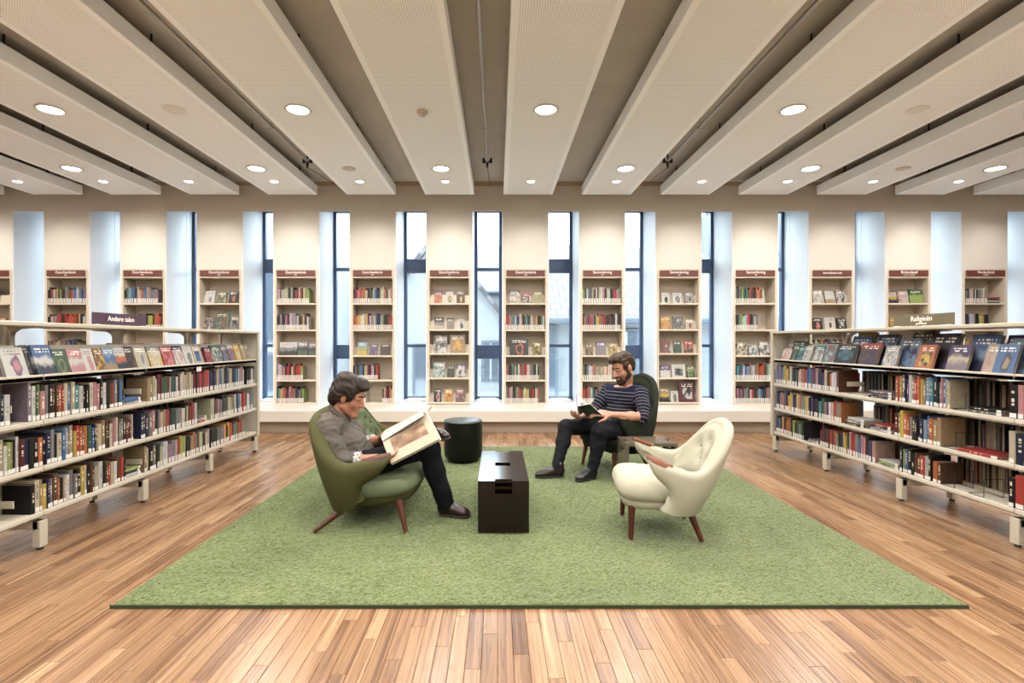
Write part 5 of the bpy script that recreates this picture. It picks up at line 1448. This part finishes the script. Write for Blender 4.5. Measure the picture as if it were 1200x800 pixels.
# ================================================================== reader in the striped jersey
def reader_stripe():
    O = V3(1.26, 5.34, FLZ); s = 1.15
    F = nrm(V3(-.76,-.65,0)); Rt = V3(-F[1]*-1, -F[0], 0); Rt = nrm(np.cross(F, V3(0,0,1)))      # right-hand side
    ch = V3(1.325,5.36,.735)
    shR, shL = ch+Rt*.205+V3(0,0,.085), ch-Rt*.205+V3(0,0,.085)
    hipR, hipL = V3(1.18,5.45,.47), V3(1.33,5.24,.47)
    kR, aR = V3(.695,5.22,.475), V3(.582,5.02,.13)
    kL, aL = V3(.985,4.93,.485), V3(.915,4.95,.135)
    elR, wrR = V3(1.035,5.46,.625), V3(.865,5.20,.585)
    elL, wrL = V3(1.425,5.04,.605), V3(1.095,4.985,.640)
    hc = V3(1.296,5.285,1.082); M = frame((-.80,-.42,-.36), (0,0,1))
    hs, hf, W = head_prims(hc, M, s)
    B3 = np.stack([F, -Rt, V3(0,0,1)], 1)
    torso = [el((1.265,5.35,.50), (.14,.185,.13), B3), el((1.30,5.365,.60), (.125,.165,.12), B3), el(ch+V3(.01,.01,0), (.130,.185,.135), B3), rc(shR, shL, .066, .066), rc(ch+Rt*.10+V3(0,0,.03), ch-Rt*.10+V3(0,0,.03), .105, .105)]
    neck = [rc(ch+V3(.02,.01,.135), W(-.025,0,-.07), .066, .060)]
    legR = chain([hipR, (hipR+kR)/2, kR, kR*.6+aR*.4+V3(.01,.012,0), aR], [.096,.082,.064,.058,.040])
    legL = chain([hipL, (hipL+kL)/2, kL, kL*.6+aL*.4+V3(.012,.01,0), aL], [.096,.082,.064,.058,.040])
    armR = chain([shR, (shR+elR)/2, elR], [.060,.053,.044]); armL = chain([shL, (shL+elL)/2+V3(.01,-.01,0), elL], [.060,.053,.044])
    foR = chain([elR, elR*.65+wrR*.35, wrR], [.043,.042,.029]); foL = chain([elL, elL*.65+wrL*.35, wrL], [.043,.042,.029])
    hR = hand_prims(wrR, (-.62,-.72,.10), (.05,-.1,.95), 1, (.30,.40,.3)); hL = hand_prims(wrL, (-.97,.05,.14), (-.1,.55,-.80), 1, (.35,.40,.35))
    body, _ = sdf_mesh('person', [hs, hf, Solid(torso+neck+legR+legL+armR+armL+foR+foL, .035), hR, hL], .0058, .011)
    pb = put('person', body, MAT['skin2'], O)
    tag(pb, 'bearded person in navy striped jersey reading a dark book in green armchair', 'person')
    infl = lambda pr, a: [(('c', p[1], p[2], p[3]+a, p[4]+a) if p[0] == 'c' else ('e', p[1], p[2]+a, p[3])) for p in pr]
    slv = chain([elR*1.0, elR*.85+wrR*.15], [.060,.057])+chain([elL, elL*.86+wrL*.14], [.060,.057])
    def jp(P, D):
        D = D+folds(P, .0045, 24, 2)+folds(P, .002, 55, 5)
        for e_, w_, q in ((elR, wrR, .14), (elL, wrL, .12)):
            c = e_*(1-q)+w_*q; dv = nrm(w_-e_); near = np.linalg.norm(P-c, axis=1) < .10; D = np.where(near, np.maximum(D, (P-c) @ dv), D)
        nb = ch+V3(.0,.0,.150); nv = nrm(V3(-.20,-.14,.95)); near = np.linalg.norm(P-nb, axis=1) < .11
        return np.where(near, np.maximum(D, (P-nb) @ nv), D)
    me, Vt = sdf_mesh('jersey', [Solid(infl(torso, .016), .035), Solid(infl(armR, .016)+slv[:1], .02), Solid(infl(armL, .016)+slv[1:], .02)], .0070, .012, jp)
    # stripe coordinate: height on the body, distance along the upper arm on the sleeves
    st = Vt[:, 2].copy()
    for a, b in ((shR, elR), (shL, elL)):
        ax = nrm(b-a); d = np.linalg.norm((Vt-a)-((Vt-a) @ ax)[:, None]*ax, axis=1); m = ((Vt-a) @ ax > -.02) & (d < .085) & (np.abs((Vt-ch) @ Rt) > .165)
        st[m] = (a[2]-((Vt-a) @ ax))[m]
    at_ = me.attributes.new('stripe', 'FLOAT', 'POINT'); at_.data.foreach_set('value', st.astype(np.float32))
    jm = new_mat('striped_jersey', (.01,.012,.03), .9, spec=.2); an_ = nd(jm, 'ShaderNodeAttribute', attribute_name='stripe')
    fr = mth(jm, 'FRACT', mth(jm, 'DIVIDE', an_.outputs['Fac'], .0345)); f1 = mth(jm, 'LESS_THAN', fr, .15)
    yk = mth(jm, 'GREATER_THAN', an_.outputs['Fac'], ch[2]+.115); f1 = mth(jm, 'MULTIPLY', f1, mth(jm, 'SUBTRACT', 1.0, yk))
    setc(jm, mixc(jm, f1, mixc(jm, yk, (.005,.006,.014), (.006,.008,.028)), (.15,.14,.17)))
    jo = put('jersey', me, jm, O, pb)
    cM = frame((-.75,-.55,-.25), (0,0,1)); nb = ch+V3(.002,0,.138)
    ring = [nb+cM @ V3(.078*math.cos(a), .082*math.sin(a), -.012*math.cos(a)) for a in np.linspace(0, 2*math.pi, 22)]
    me, _ = sdf_mesh('neckband', [Solid(chain(ring, [.011]*22), .008)], .005); put('neckband', me, soft_mat('navy_neckband', (.010,.013,.045), .9), O, jo)
    tr = infl(legR, .012)[:-1]+[rc(kR*.6+aR*.4+V3(.01,.012,0), aR+V3(0,0,-.02), .066, .052)]+infl(legL, .012)[:-1]+[rc(kL*.6+aL*.4+V3(.012,.01,0), aL+V3(0,0,-.02), .066, .052)]+[el((1.255,5.345,.485), (.155,.195,.125), B3)]
    def tp(P, D):
        D = D+folds(P, .0045, 34, 1)
        for a in (aR, aL):
            near = np.linalg.norm(P-(a+V3(0,0,-.04)), axis=1) < .12; D = np.where(near, np.maximum(D, -(P[:,2]-a[2]+.03)), D)
        return D
    me, _ = sdf_mesh('trousers', [Solid(tr, .03)], .0075, .02, tp); put('trousers', me, matte_mat('charcoal_jeans', (.007,.007,.009), .8, .3, 14), O, pb)
    br = new_mat('dark_brown_leather', (.011,.006,.004), .24, spec=.4); blk = new_mat('black_sole', (.008,.007,.006), .6)
    shoe('shoe', (.655,5.035,FLZ), (.365,4.985,FLZ), (0,0,1), 1.13, br, blk, pb, O, new_mat('tan_laces', (.09,.06,.04), .7))
    shoe('shoe', (.955,4.985,FLZ), (.745,4.850,FLZ), (0,0,1), 1.13, new_mat('black_leather_shoe', (.008,.008,.010), .2), blk, pb, O)
    hm_ = hair_mat('brown_hair', (.012,.0065,.004), (.06,.036,.022))
    e = lambda ctr, r: el(W(*ctr), np.array(r)*s, M); k = lambda a, b, ra, rb: rc(W(*a), W(*b), ra*s, rb*s)
    hp = [e((-.018,0,.048), (.108,.085,.094)), e((.045,0,.110), (.060,.066,.034)), e((.085,0,.098), (.028,.052,.024)), e((-.08,0,-.01), (.035,.065,.055))]
    for y in (-1, 1): hp += [e((.018,.070*y,.010), (.016,.010,.045))]
    def hpost(P, D):
        q = ((P-hc) @ M)/s; D = D+(.003*np.sin(q[:,1]*150+q[:,0]*30+3*np.sin(q[:,2]*40))+.004*np.sin(q[:,0]*55)*np.sin(q[:,1]*48+q[:,2]*40))*s
        D = np.maximum(D, -pdist(('e', hc+M @ (V3(.112,0,-.020)*s), V3(.085,.10,.105)*s, M), P))
        for y in (-1, 1): D = np.maximum(D, -pdist(('e', hc+M @ (V3(-.004,.090*y,-.018)*s), V3(.028,.026,.040)*s, M), P))
        return np.maximum(D, -pdist(('e', hc+M @ (V3(.06,0,-.10)*s), V3(.115,.12,.075)*s, M), P))
    me, _ = sdf_mesh('hair', [Solid(hp, .03)], .005, .012, hpost); put('hair', me, hm_, O, pb)
    bp_ = []
    for y in (-1, 1): bp_ += [k((.012,.064*y,-.005), (.006,.060*y,-.060), .010, .016), k((.006,.058*y,-.060), (.066,.018*y,-.108), .022, .026), k((.092,.006*y,-.054), (.082,.030*y,-.064), .0085, .007), k((.082,.030*y,-.064), (.070,.034*y,-.095), .008, .014)]
    bp_ += [k((.074,-.010,-.118), (.074,.010,-.118), .026, .026), k((.086,-.006,-.088), (.086,.006,-.088), .010, .010)]
    def bpost(P, D):
        q = ((P-hc) @ M)/s; return D+.0025*np.sin(q[:,2]*190+q[:,1]*90)*np.sin(q[:,1]*150+q[:,0]*120)
    me, _ = sdf_mesh('beard', [Solid(bp_, .014)], .0045, .01, bpost); put('beard', me, hair_mat('dark_beard', (.012,.007,.005), (.045,.025,.015)), O, pb)
    brows(W, s, pb, O, hm_); eyes(W, M, s, pb, O)
    # his book: V-shaped, spine towards the camera side and down
    C = V3(.865,5.06,.635); n_ = nrm(V3(.50,.36,.75)); up = nrm(V3(-.74,-.42,.10)); up = nrm(up-np.dot(up, n_)*n_); r_ = np.cross(up, n_); r_ = r_ if np.dot(r_, Rt) > 0 else -r_
    t = thing('open_book', 'dark green covered book held open by the bearded reader', 'book', tuple(C))
    dk = soft_mat('dark_green_cover', (.014,.022,.018), .4); pgm = soft_mat('white_pages', (.5,.48,.45), .7, .03, 30)
    ph = new_mat('portrait_plate', (.4,.4,.4), .6); f = noise(ph, coords(ph), 16, 3); setc(ph, ramp(ph, f, [(.4, (.05,.05,.055)), (.55, (.40,.38,.37)), (.7, (.60,.58,.55))]))
    H = .125; Wd = .175
    for sg, ang in ((-1, R(12)), (1, R(52))):
        lat = nrm(r_*sg*math.cos(ang)+n_*math.sin(ang)); nl = nrm(np.cross(up, lat)); nl = nl if np.dot(nl, n_) > 0 else -nl
        def slab(nm, w0, w1, h, z0, z1, mat):
            Mx = Matrix(((up[0], lat[0], nl[0], 0), (up[1], lat[1], nl[1], 0), (up[2], lat[2], nl[2], 0), (0, 0, 0, 1)))
            mb = MB(); mb.bbox(-h, h, w0, w1, z0, z1, .0012, 0, Mx); return mb.build(nm, mat, t)
        slab('cover', 0, Wd, H, -.004, 0, dk); slab('page_block', .002, Wd-.006, H-.005, .0003, .010, pgm)
        if sg > 0: slab('picture', .05, Wd-.04, H-.05, .0102, .011, ph)
reader_stripe()
